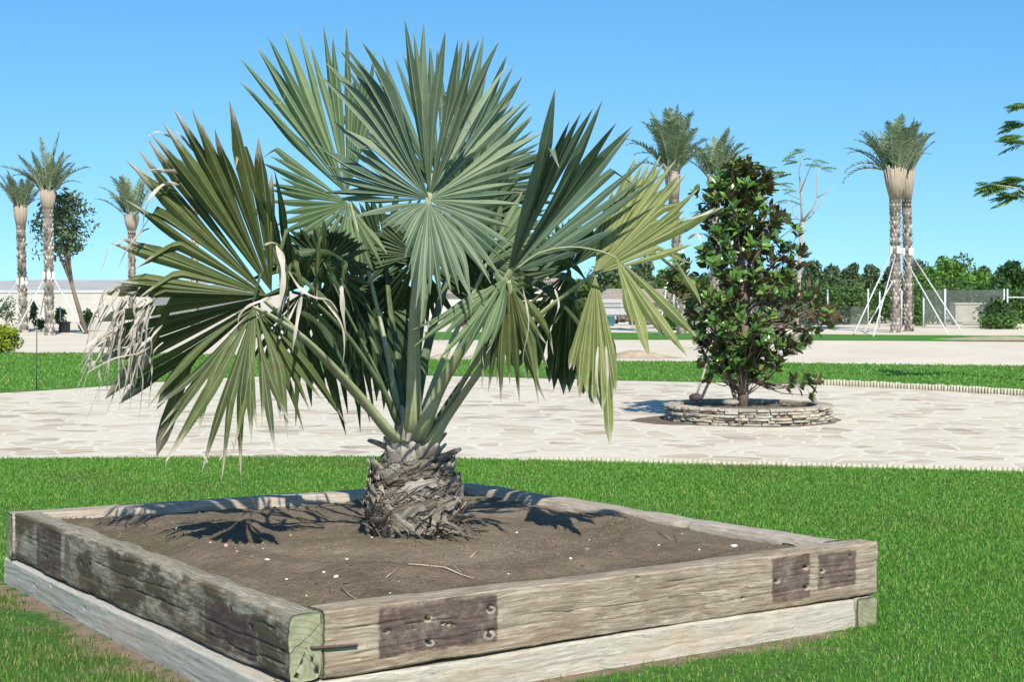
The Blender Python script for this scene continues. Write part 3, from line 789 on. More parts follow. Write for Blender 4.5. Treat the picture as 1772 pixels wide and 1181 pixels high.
PXM = 1 / F_PX
def lobe(mb, hub, tips, mess=1.0, pb=.05, gx=0.0, gy=0.08, fold=0.0, axis=90, split=.45, cap=.033, gmax=12, arch=0.0, rs=1, curl=.02, wmul=1.0, close=False, lenj=.1, vf=1.0):
    rr = random.Random(rs * 101 + int(hub[0]))
    hx, hy, hd = hub
    H = at(*hub)
    ax = (math.cos(math.radians(axis)), math.sin(math.radians(axis)))
    items = []
    for t in tips:
        dx, dy = t[0] - hx, hy - t[1]
        items.append([math.atan2(dy, dx), math.hypot(dx, dy), True])
    # unwrap in the given order
    for i in range(1, len(items)):
        while items[i][0] - items[i - 1][0] > math.pi: items[i][0] -= 2 * math.pi
        while items[i][0] - items[i - 1][0] < -math.pi: items[i][0] += 2 * math.pi
    items.sort(key=lambda q: q[0])
    full = []
    g = math.radians(gmax)
    for i, it in enumerate(items):
        full.append(it)
        nx_ = items[i + 1] if i + 1 < len(items) else None
        if nx_ is None: break
        gap = nx_[0] - it[0]
        k = int(gap / g)
        if gap < math.radians(75):
            for j in range(1, k + 1):
                f = j / (k + 1)
                full.append([it[0] + gap * f, (it[1] * (1 - f) + nx_[1] * f) * rr.uniform(1 - 2.2 * lenj, 1.0), False])
    E1 = (at(hx + 50, hy, hd + gx * .5) - at(hx - 50, hy, hd - gx * .5)).normalized()
    E2 = (at(hx, hy - 50, hd + gy * .5) - at(hx, hy + 50, hd - gy * .5)).normalized()
    N = E1.cross(E2).normalized()
    if N.y > 0: N = -N
    D3 = []
    for (a, Lp, traced) in full:
        dx, dy = math.cos(a) * Lp, math.sin(a) * Lp
        D3.append(at(hx + dx, hy - dy, hd + gx * dx / 100 + gy * dy / 100 + fold * abs(dx * ax[1] - dy * ax[0]) / 100) - H)
    for i, (a, Lp, traced) in enumerate(full):
        dx, dy = math.cos(a) * Lp, math.sin(a) * Lp
        perp = abs(dx * ax[1] - dy * ax[0])
        dd = hd + gx * dx / 100 + gy * dy / 100 + fold * perp / 100 
        Tp = at(hx + dx, hy - dy, dd)
        D = Tp - H; L = D.length
        gl = D3[i].angle(D3[i - 1]) if i > 0 else (D3[i + 1].angle(D3[i]) if len(full) > 1 else .15)
        gr = D3[i + 1].angle(D3[i]) if i + 1 < len(full) else gl
        gl = min(gl, g * 1.9, .30); gr = min(gr, g * 1.9, .30)
        half = max(.5 * (gl + gr) / 2, math.radians(2.2)) * wmul
        ts = min(split * rr.uniform(.9, 1.1), cap / (half * L))
        wt = max(half * ts * L, .016)
        dirn = D.normalized()
        side = N.cross(dirn).normalized()
        if side.dot(E2 * math.cos(a) - E1 * math.sin(a)) < 0: side = -side
        kl = min(1.6, max(.5, gl / (gl + gr) * 2)); kr = 2 - kl
        nn = dirn.cross(side).normalized()
        if nn.dot(N) < 0: nn = -nn
        bend = rr.uniform(-curl, curl) * L; bz = 0.0
        # pinnule parameters
        vs, uvs, fs = [], [], []
        K = 13
        twist = rr.uniform(-1.0, 1.0)
        foldk = vf * rr.uniform(.7, 1.4); jit = max(-.10, min(.10, rr.gauss(0, .06) * mess)) * L; fb = min(vf, .85)
        tb = rr.uniform(.55, .82) if rr.random() < pb * mess else 9; bs = rr.uniform(.4, 1.1)
        for k in range(K):
            t = k / (K - 1)
            P = H + D * t + Vector((0, 0, 1)) * (arch * L * 4 * t * (1 - t)) + side * (bend * math.sin(math.pi * t)) + nn * (bz * math.sin(math.pi * t) + .012 * math.sin(t * 3))
            if t <= ts: wd = half * t * L + .0015
            else:
                q = (t - ts) / (1 - ts)
                wd = wt * (1 + .22 * math.sin(math.pi * min(1, q * 1.6)) * (q < .625)) * (1 - q ** 3.0) ** 1.15 + .0006
            if t > ts: P = P + nn * (jit * ((t - ts) / (1 - ts)) ** 1.6)
            if t > tb: P = P - Vector((0, 0, 1)) * (bs * L * (t - tb)) - D * (.5 * bs * (t - tb))
            tw = twist * max(0, t - ts)
            sd = side * math.cos(tw) + nn * math.sin(tw)
            n2 = nn * math.cos(tw) - side * math.sin(tw)
            fk = fb if t <= ts else fb + (foldk - fb) * min(1, (t - ts) / .2)
            el = max(0.0, min(1.0, 1 - (t - ts) / .25)); wL = wd * (1 + (kl - 1) * el); wR = wd * (1 + (kr - 1) * el)
            vs += [P - sd * wL - n2 * wL * fk, P - sd * wL * .5 - n2 * wL * fk * .42, P, P + sd * wR * .5 - n2 * wR * fk * .42, P + sd * wR - n2 * wR * fk]
            uvs += [(0, t), (.25, t), (.5, t), (.75, t), (1, t)]
        for k in range(K - 1):
            for m in range(4):
                fs.append((k * 5 + m, k * 5 + m + 1, k * 5 + m + 6, k * 5 + m + 5))
        mb.add(vs, fs, uvs, rr.random())

def ribbon(mb, pts, wd, rs=0, c=0.5):
    rr = random.Random(rs)
    pts = [Vector(p) for p in pts]
    # smooth
    sm = []
    for i in range(len(pts) - 1):
        p0, p1, p2, p3 = pts[max(i - 1, 0)], pts[i], pts[i + 1], pts[min(i + 2, len(pts) - 1)]
        for k in range(5):
            t = k / 5
            sm.append(0.5 * ((2 * p1) + (p2 - p0) * t + (2 * p0 - 5 * p1 + 4 * p2 - p3) * t * t + (3 * p1 - p0 - 3 * p2 + p3) * t ** 3))
    sm.append(pts[-1])
    vs, fs, uvs = [], [], []
    n = len(sm); tw = rr.uniform(-.8, .8); ph = rr.uniform(0, 6)
    for i, p in enumerate(sm):
        t = i / (n - 1)
        d = (sm[min(i + 1, n - 1)] - sm[max(i - 1, 0)]).normalized()
        s_ = d.cross(Vector((0, 1, 0)))
        if s_.length < .05: s_ = Vector((1, 0, 0))
        s_.normalize(); nn = d.cross(s_)
        th = tw * t * 2 + .5 * math.sin(ph + t * 7)
        sd = s_ * math.cos(th) + nn * math.sin(th)
        w_ = wd * (1 - t ** 2.5 * .9) * (.8 + .2 * math.sin(t * 19 + ph)) * (min(1, .4 + t * 4))
        vs += [p - sd * w_, p + nn * w_ * .4, p + sd * w_]
        uvs += [(0, t), (.5, t), (1, t)]
    for i in range(n - 1):
        for m in range(2): fs.append((i * 3 + m, i * 3 + m + 1, i * 3 + m + 4, i * 3 + m + 3))
    mb.add(vs, fs, uvs, c)

TOP = at(706, 735, 8.1)
def petiole(pts, r0, r1, parent, name='petiole', mat=None, sq=.5):
    P = []
    ctl = [Vector(at(*p)) for p in pts]
    if r0 > .028: ctl = [Vector((PALM.x + (ctl[0].x - PALM.x) * .45, PALM.y + .03 + (ctl[0].y - PALM.y - .03) * .45, ctl[0].z - .09))] + ctl
    for i in range(len(ctl) - 1):
        p0, p1, p2, p3 = ctl[max(i - 1, 0)], ctl[i], ctl[i + 1], ctl[min(i + 2, len(ctl) - 1)]
        for k in range(8):
            t = k / 8
            P.append(0.5 * ((2 * p1) + (p2 - p0) * t + (2 * p0 - 5 * p1 + 4 * p2 - p3) * t * t + (3 * p1 - p0 - 3 * p2 + p3) * t ** 3))
    P.append(ctl[-1])
    n = len(P)
    R = [r0 + (r1 - r0) * (i / (n - 1)) ** .7 for i in range(n)]
    R = [q * (1.12 - .12 * min(1, i / 14)) for i, q in enumerate(R)]
    mb = MB(); mb.tube(P, R, 12, squash=sq)
    o = mb.build(name, mat or M_PET, None, True)
    return own(o, parent)

def frond(mat, lobes, pets, strips=(), label=None):
    mb = MB()
    for k, (hub, tips, kw) in enumerate(lobes):
        lobe(mb, hub, tips, rs=k + int(hub[0]), **kw)
    o = own(mb.build('frond', mat, None, False))
    if label: o['label'] = label
    bpy.context.view_layer.update()
    for (pts, r0, r1) in pets:
        p = petiole(pts, r0, r1, o, mat=M_PETD if mat is M_DARK or mat is M_TEAL and r0 < .048 else None); p.matrix_parent_inverse = o.matrix_world.inverted()
    if strips:
        for i, (pts, wd) in enumerate(strips):
            mb = MB(); ribbon(mb, [at(*p) for p in pts], wd, i, random.random())
            st_ = mb.build('withered_tip', M_DRY, None, True); st_.parent = o; st_.matrix_parent_inverse = o.matrix_world.inverted()
    return o

# centre frond, facing the camera
C_up = [(888, 424), (901, 354), (905, 314), (936, 256), (932, 233), (921, 199), (921, 166), (889, 142), (876, 113), (864, 76), (830, 118), (830, 60), (810, 103), (793, 60), (771, 50), (732, 48), (715, 62), (698, 42), (640, 60), (612, 70), (591, 79), (554, 120), (600, 179), (566, 213), (534, 255), (561, 331)]
C_low = [(602, 382), (660, 398), (683, 401), (701, 448), (710, 492), (719, 530), (728, 546), (745, 520), (764, 529), (780, 505), (795, 515), (820, 529), (850, 500), (871, 478), (888, 424)]
frond(M_BLUE, [((742, 345, 7.55), C_up[:9], dict(gy=.04, gx=.12, gmax=9, split=.48, cap=.040, mess=1.3)),
                ((743, 342, 7.57), C_up[9:18], dict(gy=-.15, gx=.0, gmax=9, split=.52, cap=.044, mess=1.3, vf=1.2)),
                ((742, 344, 7.55), C_up[18:] + [(563, 350)], dict(gy=-.13, gx=-.16, gmax=9, split=.5, cap=.042, mess=1.5, vf=1.2)),
                ((742, 352, 7.53), C_low, dict(gy=.16, gmax=9, split=.42, cap=.024, arch=.05, axis=-80))],
      [([(716, 722, 7.98), (716, 640, 7.9), (718, 540, 7.8), (730, 430, 7.66), (741, 352, 7.56), (746, 300, 7.60)], .052, .012)],
      label='large pale blue green frond facing forward at the top centre')

# frond behind, upper left
B_up = [(473, 196), (413, 138), (430, 150), (415, 99), (441, 77), (464, 62), (486, 52), (513, 43), (537, 74), (558, 40), (576, 60), (601, 45), (617, 62), (630, 104), (650, 90), (668, 120)]
B_low = [(439, 228), (451, 277), (459, 314), (455, 345), (470, 390), (490, 425), (518, 440), (545, 470), (574, 492), (600, 500), (620, 470), (650, 480), (670, 440)]
frond(M_GREEN, [((600, 335, 8.45), B_up, dict(gy=-.02, gx=.0, gmax=9, split=.5, cap=.038, axis=110, fold=.06)),
                ((603, 352, 8.43), B_low, dict(gy=.12, gmax=10, split=.5, cap=.034, axis=200))],
      [([(690, 712, 8.12), (668, 600, 8.2), (640, 480, 8.3), (606, 350, 8.43)], .045, .012)],
      label='grey green frond behind, at the upper left of the crown')

# fronds hidden behind the centre one
frond(M_TEAL, [((765, 335, 8.85), [(560, 170), (600, 110), (620, 105), (660, 100), (682, 92), (696, 88), (744, 78), (757, 74), (801, 62), (812, 58), (837, 66), (878, 96), (905, 130), (918, 182), (940, 240), (962, 268), (975, 330), (960, 400), (925, 450)], dict(gy=.08, gx=.02, gmax=8, split=.55, cap=.036))],
      [([(715, 712, 8.2), (722, 600, 8.4), (745, 450, 8.7), (765, 338, 8.85)], .045, .012)])
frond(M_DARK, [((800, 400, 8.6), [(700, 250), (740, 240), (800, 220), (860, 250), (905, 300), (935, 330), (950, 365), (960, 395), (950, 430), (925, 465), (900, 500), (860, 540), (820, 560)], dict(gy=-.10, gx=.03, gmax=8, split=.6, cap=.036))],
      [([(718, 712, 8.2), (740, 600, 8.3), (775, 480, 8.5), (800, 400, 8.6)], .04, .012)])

# big left frond: lit upper lobe, hanging shaded lower lobe
D_up = [(199, 487), (208, 455), (190, 425), (208, 413), (183, 385), (200, 366), (190, 345), (190, 314), (217, 276), (229, 288), (232, 258), (238, 255), (254, 226), (280, 240), (305, 188), (328, 184), (366, 215), (385, 172), (405, 170)]
D_low = [(240, 705), (206, 690), (183, 672), (165, 640), (158, 610), (168, 580), (175, 555), (180, 530), (185, 505), (190, 485)]
frond(M_OLIVE, [((470, 505, 7.75), [(473, 300), (405, 172), (395, 172), (366, 218), (350, 215), (328, 184), (305, 190), (285, 215), (256, 226)], dict(gy=-.08, gx=.12, gmax=8, split=.60, cap=.046, fold=0, pb=.12)),
                ((462, 512, 7.68), [(256, 240), (238, 256), (229, 290), (217, 276), (190, 316), (215, 345), (200, 366), (208, 413), (190, 420), (208, 455), (180, 470), (199, 487), (195, 500)], dict(gy=-.02, gx=.08, gmax=8, split=.62, cap=.046, pb=.2)),
                ((462, 512, 7.72), D_low, dict(gy=-.40, gx=.03, gmax=6, split=.80, cap=.3, vf=.3, pb=.3))],
      [([(672, 748, 8.02), (640, 712, 7.98), (575, 640, 7.86), (500, 560, 7.74), (455, 518, 7.68)], .045, .014)],
      strips=[([(205, 500, 7.55), (185, 530, 7.5), (165, 570, 7.5), (155, 610, 7.5), (152, 650, 7.5)], .010),
              ([(220, 510, 7.55), (200, 560, 7.5), (190, 620, 7.5), (185, 690, 7.5)], .012),
              ([(215, 530, 7.5), (208, 590, 7.48), (205, 650, 7.5), (210, 700, 7.5)], .010),
              ([(250, 520, 7.55), (235, 560, 7.5), (228, 620, 7.5), (212, 690, 7.5)], .012),
              ([(270, 512, 7.55), (255, 545, 7.5), (252, 600, 7.5), (238, 640, 7.5)], .010),
              ([(235, 505, 7.55), (215, 520, 7.5), (185, 580, 7.5), (172, 640, 7.5), (175, 660, 7.5)], .011),
              ([(230, 420, 7.5), (212, 415, 7.45), (190, 430, 7.4), (180, 455, 7.4), (172, 475, 7.4)], .007),
              ([(260, 395, 7.5), (240, 405, 7.45), (215, 440, 7.4), (200, 480, 7.4)], .006),
              ([(310, 320, 7.5), (285, 318, 7.45), (262, 340, 7.4), (250, 370, 7.4), (247, 400, 7.42)], .010),
              ([(325, 300, 7.5), (300, 296, 7.45), (270, 295, 7.4), (250, 292, 7.42)], .013),
              ([(300, 240, 7.5), (285, 232, 7.45), (270, 228, 7.45), (255, 236, 7.45)], .006),
              ([(335, 262, 7.52), (318, 240, 7.45), (300, 225, 7.42)], .009),
              ([(260, 600, 7.5), (240, 612, 7.46), (200, 620, 7.42), (160, 640, 7.42), (150, 648, 7.42)], .005),
              ([(478, 425, 7.45), (488, 450, 7.4), (490, 490, 7.38), (484, 530, 7.38), (480, 548, 7.4)], .017),
              ([(484, 425, 7.45), (470, 420, 7.42), (456, 424, 7.4), (450, 415, 7.4)], .006),
              ([(526, 498, 7.45), (520, 520, 7.42), (512, 570, 7.4), (503, 625, 7.4)], .017),
              ([(500, 470, 7.42), (520, 500, 7.4), (545, 515, 7.4), (570, 520, 7.42), (585, 540, 7.42)], .007),
              ([(470, 515, 7.45), (455, 520, 7.42), (430, 530, 7.4), (415, 545, 7.4), (412, 560, 7.4)], .009),
              ([(560, 520, 7.45), (590, 560, 7.42), (596, 600, 7.42), (592, 640, 7.44)], .006)],
      label='large olive frond spreading to the left with a drooping shaded lower half and withered tips')
E_t = [(247, 706), (262, 720), (276, 761), (286, 802), (304, 795), (343, 812), (372, 790), (407, 777), (432, 762), (455, 740), (478, 791), (512, 720)]
frond(M_OLIVE, [((440, 533, 7.5), E_t, dict(gy=.10, gmax=6, split=.50, cap=.032, arch=.03, curl=.07, vf=.5, pb=.25)),
                ((445, 535, 7.55), [(525, 755), (560, 700), (598, 748)], dict(gy=-.1, gmax=9, split=.3, cap=.02, curl=.06))],
      [([(668, 742, 7.95), (610, 672, 7.82), (530, 590, 7.62), (470, 548, 7.52), (438, 532, 7.5)], .048, .014)],
      strips=[([(300, 780, 7.3), (288, 800, 7.28), (286, 822, 7.28), (288, 845, 7.3)], .004),
              ([(352, 790, 7.3), (358, 800, 7.28), (345, 812, 7.28)], .005),
              ([(400, 760, 7.32), (404, 778, 7.3), (385, 790, 7.3), (378, 800, 7.3)], .006)],
      label='pale olive frond drooping at the lower left, in full sun')
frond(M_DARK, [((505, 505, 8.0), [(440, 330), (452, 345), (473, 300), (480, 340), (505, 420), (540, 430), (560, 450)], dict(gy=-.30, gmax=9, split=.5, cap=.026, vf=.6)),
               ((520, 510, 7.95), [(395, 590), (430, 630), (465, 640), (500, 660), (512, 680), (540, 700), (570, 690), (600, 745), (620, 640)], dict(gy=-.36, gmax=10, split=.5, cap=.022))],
      [([(684, 722, 8.05), (660, 670, 8.02), (600, 580, 8.0), (540, 520, 8.0), (505, 505, 8.0)], .034, .010)])

# shaded fronds hanging behind the trunk side
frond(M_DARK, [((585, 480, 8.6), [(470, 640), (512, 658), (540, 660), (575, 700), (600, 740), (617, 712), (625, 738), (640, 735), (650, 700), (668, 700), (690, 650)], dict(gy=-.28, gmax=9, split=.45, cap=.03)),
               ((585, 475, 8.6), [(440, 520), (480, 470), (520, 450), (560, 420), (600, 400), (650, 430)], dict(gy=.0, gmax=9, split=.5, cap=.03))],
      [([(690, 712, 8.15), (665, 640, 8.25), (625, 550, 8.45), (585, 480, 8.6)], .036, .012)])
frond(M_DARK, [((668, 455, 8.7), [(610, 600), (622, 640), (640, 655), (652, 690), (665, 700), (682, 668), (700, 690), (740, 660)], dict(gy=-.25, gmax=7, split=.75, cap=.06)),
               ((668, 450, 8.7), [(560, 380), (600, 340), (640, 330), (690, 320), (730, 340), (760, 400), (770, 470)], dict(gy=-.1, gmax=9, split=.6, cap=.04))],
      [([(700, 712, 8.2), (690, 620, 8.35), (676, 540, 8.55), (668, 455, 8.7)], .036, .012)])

# right fronds
F_up = [(934, 251), (963, 168), (978, 187), (984, 199), (1007, 199), (1026, 187), (1045, 185), (1066, 205), (1095, 212)]
F_r = [(1095, 216), (1126, 239), (1130, 262), (1150, 300), (1120, 330), (1068, 402)]
F_dn = [(715, 565), (717, 597), (758, 621), (810, 640), (844, 678), (858, 650), (867, 697), (884, 670), (901, 699), (916, 660), (930, 697), (942, 692), (950, 640), (965, 600)]
frond(M_TEAL, [((878, 478, 7.55), F_up, dict(gy=-.26, gx=.04, gmax=7, split=.55, cap=.040, vf=.9)),
                ((880, 476, 7.6), F_r, dict(gy=.12, gx=-.02, gmax=7, split=.45, cap=.034)),
                ],
      [([(735, 735, 7.95), (765, 665, 7.85), (820, 570, 7.7), (878, 480, 7.54), (905, 430, 7.5)], .052, .013)],
      strips=[([(905, 500, 7.4), (915, 560, 7.38), (905, 620, 7.38), (912, 660, 7.4)], .005),
              ([(960, 500, 7.4), (967, 530, 7.38), (955, 560, 7.38)], .006),
              ([(842, 570, 7.42), (835, 610, 7.4), (838, 640, 7.4)], .005)],
      label='dark grey green frond at the right, folded, with segments hanging below its hub')
frond(M_GREEN, [((876, 482, 7.46), F_dn[:4] + [(850, 600)], dict(gy=.10, gx=.04, gmax=8, split=.30, cap=.024, curl=.03, mess=1.5))],
      [([(748, 750, 8.05), (785, 690, 7.95), (840, 590, 7.7), (876, 482, 7.48)], .034, .010)], label='narrow green segments sweeping to the lower left across the petioles')
frond(M_OLIVE, [((880, 484, 7.52), [(790, 600)] + F_dn[4:], dict(gy=-.02, gx=.02, gmax=7, split=.33, cap=.026, curl=.04, mess=2.0, pb=.15))],
      [([(752, 752, 8.0), (790, 700, 7.92), (850, 610, 7.7), (885, 540, 7.58), (880, 486, 7.5)], .04, .012)], label='olive hanging segments below the dark right frond')
G_up = [(1208, 416), (1200, 422), (1250, 362), (1235, 364), (1205, 333), (1205, 300), (1182, 295), (1165, 285), (1150, 280), (1147, 262), (1128, 275), (1105, 262), (1095, 300), (1060, 330), (1040, 370)]
G_dn = [(985, 640), (996, 660), (1003, 690), (1015, 684), (1024, 706), (1034, 694), (1042, 712), (1050, 700), (1059, 735), (1066, 680), (1068, 640)]
frond(M_YELL, [((1028, 474, 7.8), G_up, dict(gy=.08, gx=.03, gmax=4.5, split=.6, cap=.036, axis=35, vf=.7, pb=.2, mess=1.2)),
               ((1030, 478, 7.78), G_dn, dict(gy=.03, gmax=3.5, split=.75, cap=.04, vf=.8, mess=.8, pb=.15))],
      [([(752, 765, 8.0), (775, 722, 7.96), (850, 620, 7.9), (940, 540, 7.85), (1028, 474, 7.8)], .042, .012)],
      strips=[([(1235, 364, 7.9), (1215, 372, 7.85), (1190, 380, 7.85)], .008),
              ([(1190, 414, 7.8), (1205, 405, 7.75), (1214, 420, 7.74), (1217, 450, 7.74)], .008),
              ([(1200, 406, 7.8), (1225, 405, 7.76), (1242, 418, 7.75), (1252, 440, 7.76)], .004),
              ([(1035, 600, 7.6), (1032, 650, 7.58), (1038, 690, 7.6)], .009),
              ([(1048, 600, 7.6), (1052, 660, 7.58), (1046, 700, 7.6)], .007)],
      label='yellowing frond at the far right with a folded hanging lower part')
frond(M_YELL, [((1066, 446, 7.6), [(1095, 566), (1125, 621), (1152, 585), (1192, 619), (1204, 585)], dict(gy=.05, gmax=14, split=.55, cap=.03, vf=.6)),
               ((1165, 445, 7.65), [(1213, 526)], dict(gy=.05, cap=.02))],
      [([(878, 480, 7.62), (930, 440, 7.6), (985, 428, 7.6), (1035, 434, 7.6), (1066, 446, 7.6)], .011, .007)],
      label='narrow yellow green frond hanging beyond the right side, by the magnolia')
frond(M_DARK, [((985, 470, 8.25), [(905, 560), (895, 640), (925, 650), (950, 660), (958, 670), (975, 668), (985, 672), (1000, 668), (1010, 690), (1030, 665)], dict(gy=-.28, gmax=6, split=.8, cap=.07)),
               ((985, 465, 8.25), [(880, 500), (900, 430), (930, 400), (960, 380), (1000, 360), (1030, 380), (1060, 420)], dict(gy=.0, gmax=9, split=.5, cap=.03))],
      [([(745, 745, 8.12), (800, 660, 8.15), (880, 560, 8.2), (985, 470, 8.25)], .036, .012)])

frond(M_GREEN, [((842, 455, 8.35), [(905, 330), (935, 345), (955, 372), (962, 400), (968, 428), (965, 455), (955, 480), (930, 505), (900, 540)], dict(gy=.05, gx=.03, gmax=8, split=.5, cap=.034)),
                ((842, 458, 8.4), [(760, 360), (790, 350), (830, 340), (870, 335)], dict(gy=-.1, gmax=9, split=.5, cap=.034))],
      [([(728, 728, 8.12), (760, 640, 8.2), (805, 540, 8.3), (842, 457, 8.36)], .034, .010)])
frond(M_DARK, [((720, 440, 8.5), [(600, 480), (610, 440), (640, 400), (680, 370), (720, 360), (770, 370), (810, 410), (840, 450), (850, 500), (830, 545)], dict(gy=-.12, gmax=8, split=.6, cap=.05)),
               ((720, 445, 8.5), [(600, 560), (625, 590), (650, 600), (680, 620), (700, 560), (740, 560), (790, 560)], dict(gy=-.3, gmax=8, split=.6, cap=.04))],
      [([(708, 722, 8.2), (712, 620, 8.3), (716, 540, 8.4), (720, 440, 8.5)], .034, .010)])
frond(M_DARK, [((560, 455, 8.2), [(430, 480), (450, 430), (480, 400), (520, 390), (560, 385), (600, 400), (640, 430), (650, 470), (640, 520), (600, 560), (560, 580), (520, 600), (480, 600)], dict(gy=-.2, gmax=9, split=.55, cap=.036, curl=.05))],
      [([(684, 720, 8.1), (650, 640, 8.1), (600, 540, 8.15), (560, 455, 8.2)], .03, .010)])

# more withered, frayed tips at the far left, and dark curled strips at the right
rr = random.Random(55)
for k in range(56):
    x0, y0 = rr.uniform(172, 285), rr.uniform(490, 600); x1 = x0 - rr.uniform(5, 60); y1 = y0 + rr.uniform(60, 150) * (1 if x0 > 200 else .8); dd = rr.uniform(7.4, 7.75)
    mb = MB(); ribbon(mb, [at(x0, y0, dd), at(x0 * .7 + x1 * .3 - rr.uniform(0, 12), y0 * .7 + y1 * .3 - 6, dd - .03), at((x0 + x1) / 2 - rr.uniform(-4, 10), (y0 + y1) / 2, dd), at(x1, y1, dd + .02)], rr.uniform(.0035, .0085), k, rr.random())
    own(mb.build('withered_tip', M_DRY, None, True))
for pts in [[(905, 425), (940, 440), (985, 455), (1010, 480), (1030, 520)], [(930, 470), (960, 455), (985, 470), (980, 520), (960, 560)], [(950, 480), (975, 478), (1000, 500), (1005, 560), (995, 610)], [(900, 480), (940, 500), (985, 540), (1030, 600)], [(890, 470), (950, 500), (1000, 520), (1045, 555)], [(440, 420), (470, 450), (520, 480), (580, 540), (600, 590)], [(500, 440), (540, 435), (575, 440), (595, 452)], [(430, 375), (450, 365), (468, 372), (476, 400)], [(520, 540), (560, 570), (600, 640), (620, 700)], [(480, 560), (520, 600), (545, 660), (590, 720)]]:
    mb = MB(); ribbon(mb, [at(x, y, 7.85 + .02 * i) for i, (x, y) in enumerate(pts)], .02, len(pts) + int(pts[0][0]), rr.random())
    own(mb.build('curled_segment', M_DARK, None, True))

for k in range(16):
    x0, y0 = rr.uniform(420, 600), rr.uniform(400, 530); dx = rr.uniform(-25, 35); dy = rr.uniform(40, 120); dd = rr.uniform(7.5, 7.8)
    mb = MB(); ribbon(mb, [at(x0, y0, dd + .1), at(x0 + dx * .2 + rr.uniform(-8, 8), y0 - rr.uniform(0, 14), dd), at(x0 + dx * .6, y0 + dy * .45, dd), at(x0 + dx + rr.uniform(-8, 8), y0 + dy, dd + .03)], rr.uniform(.006, .02), k + 70, rr.random())
    own(mb.build('curled_segment', rr.choice([M_DRY, M_OLIVE, M_OLIVE, M_DARK]), None, True))
frond(M_DARK, [((625, 500, 8.75), [(520, 470), (540, 420), (575, 400), (610, 380), (650, 380), (690, 400), (710, 450), (720, 500), (735, 560), (720, 620), (690, 660), (655, 680), (620, 670), (590, 640), (560, 620), (540, 590), (525, 540), (520, 475)], dict(gy=-.05, gmax=9, split=.75, cap=.07))],
      [([(700, 712, 8.25), (680, 640, 8.4), (650, 570, 8.6), (625, 500, 8.75)], .034, .010)])
frond(M_DARK, [((835, 520, 8.6), [(745, 470), (770, 430), (800, 410), (840, 400), (880, 410), (920, 440), (950, 480), (960, 530), (940, 580), (915, 620), (895, 640)], dict(gy=-.1, gmax=9, split=.65, cap=.05))],
      [([(735, 730, 8.2), (765, 660, 8.3), (800, 590, 8.45), (835, 520, 8.6)], .03, .010)])

# curly fibres on the centre frond
rr = random.Random(4)
for (x, y, r, a0, a1) in [(757, 170, 16, 60, 400), (770, 190, 22, 190, 350), (800, 195, 18, -60, 120), (785, 225, 17, 80, 260), (668, 242, 14, 60, 260), (640, 262, 12, 120, 330), (805, 170, 14, 150, 330), (480, 168, 12, 200, 380), (690, 270, 18, 190, 300)]:
    P = [at(x + r * math.cos(math.radians(a0 + (a1 - a0) * k / 14)) * rr.uniform(.93, 1.07), y - r * .9 * math.sin(math.radians(a0 + (a1 - a0) * k / 14)), 7.62 - (.0 if x > 500 else -.6)) for k in range(15)]
    mb = MB(); mb.tube(P, .0011, 4)
    own(mb.build('loose_fibre', M_DRY, None, True))

# trunk
def m_trunk():
    s = NT('fibrous_trunk')
    v = s.coord(); uv = s.coord('UV')
    a = s.noise(s.map(s.mix(1.0, uv, s.n('ShaderNodeCombineXYZ', i_X=s.math('MULTIPLY', s.attr('rnd'), 9.0)).outputs[0], 'ADD'), (3.2, .30, 1)), 3.2, 8, 0.78, .3); b = s.noise(v, 16, 6, 0.75); r = s.attr('rnd')
    base = s.ramp(s.math('ADD', s.math('MULTIPLY', a, .7), s.math('MULTIPLY', r, .3)), [(0.33, (0.045, 0.036, 0.028)), (0.43, (0.18, 0.15, 0.115)), (0.52, (0.36, 0.315, 0.25)), (0.64, (0.56, 0.51, 0.42))])
    base = s.mix(s.ramp(b, [(0.45, 0.0), (0.7, 0.45)]), base, (0.30, 0.215, 0.15))
    s.bump(a, 1.0, .02)
    return s.col(base, .9, .08)
M_TR = m_trunk()
def zy(y): return CH - (y - YH) / F_PX * 8.1
prof = [(944, .185), (925, .215), (900, .224), (870, .228), (845, .214), (820, .190), (798, .152), (778, .122), (760, .105), (742, .100), (726, .082), (712, .055), (705, .02)]
def trad(z):
    zs = [zy(p[0]) for p in prof]; rs_ = [p[1] * .93 for p in prof]
    return float(np.interp(z, zs, rs_))
mb = MB()
n = 40; vs, fs, uvs = [], [], []
rows = np.linspace(zy(950), zy(705), 30)
lean = lambda z: Vector((PALM.x + (-.004 if z < .8 else -.02 * (z - .8) / .15), PALM.y + .03, 0))
for i, z in enumerate(rows):
    for k in range(n):
        th = 2 * math.pi * k / n
        r = trad(z) * .97 + .008 * float(fbm(np.array([th * 3.]), np.array([z * 20.]), np.array([0.]), 3)[0])
        c = lean(z)
        vs.append((c.x + r * math.cos(th), c.y + r * math.sin(th), z)); uvs.append((k / n * 3, i / 30))
for i in range(29):
    for k in range(n): fs.append((i * n + k, i * n + (k + 1) % n, (i + 1) * n + (k + 1) % n, (i + 1) * n + k))
fs.append(tuple(29 * n + k for k in range(n)))
mb.add(vs, fs, uvs, .4)
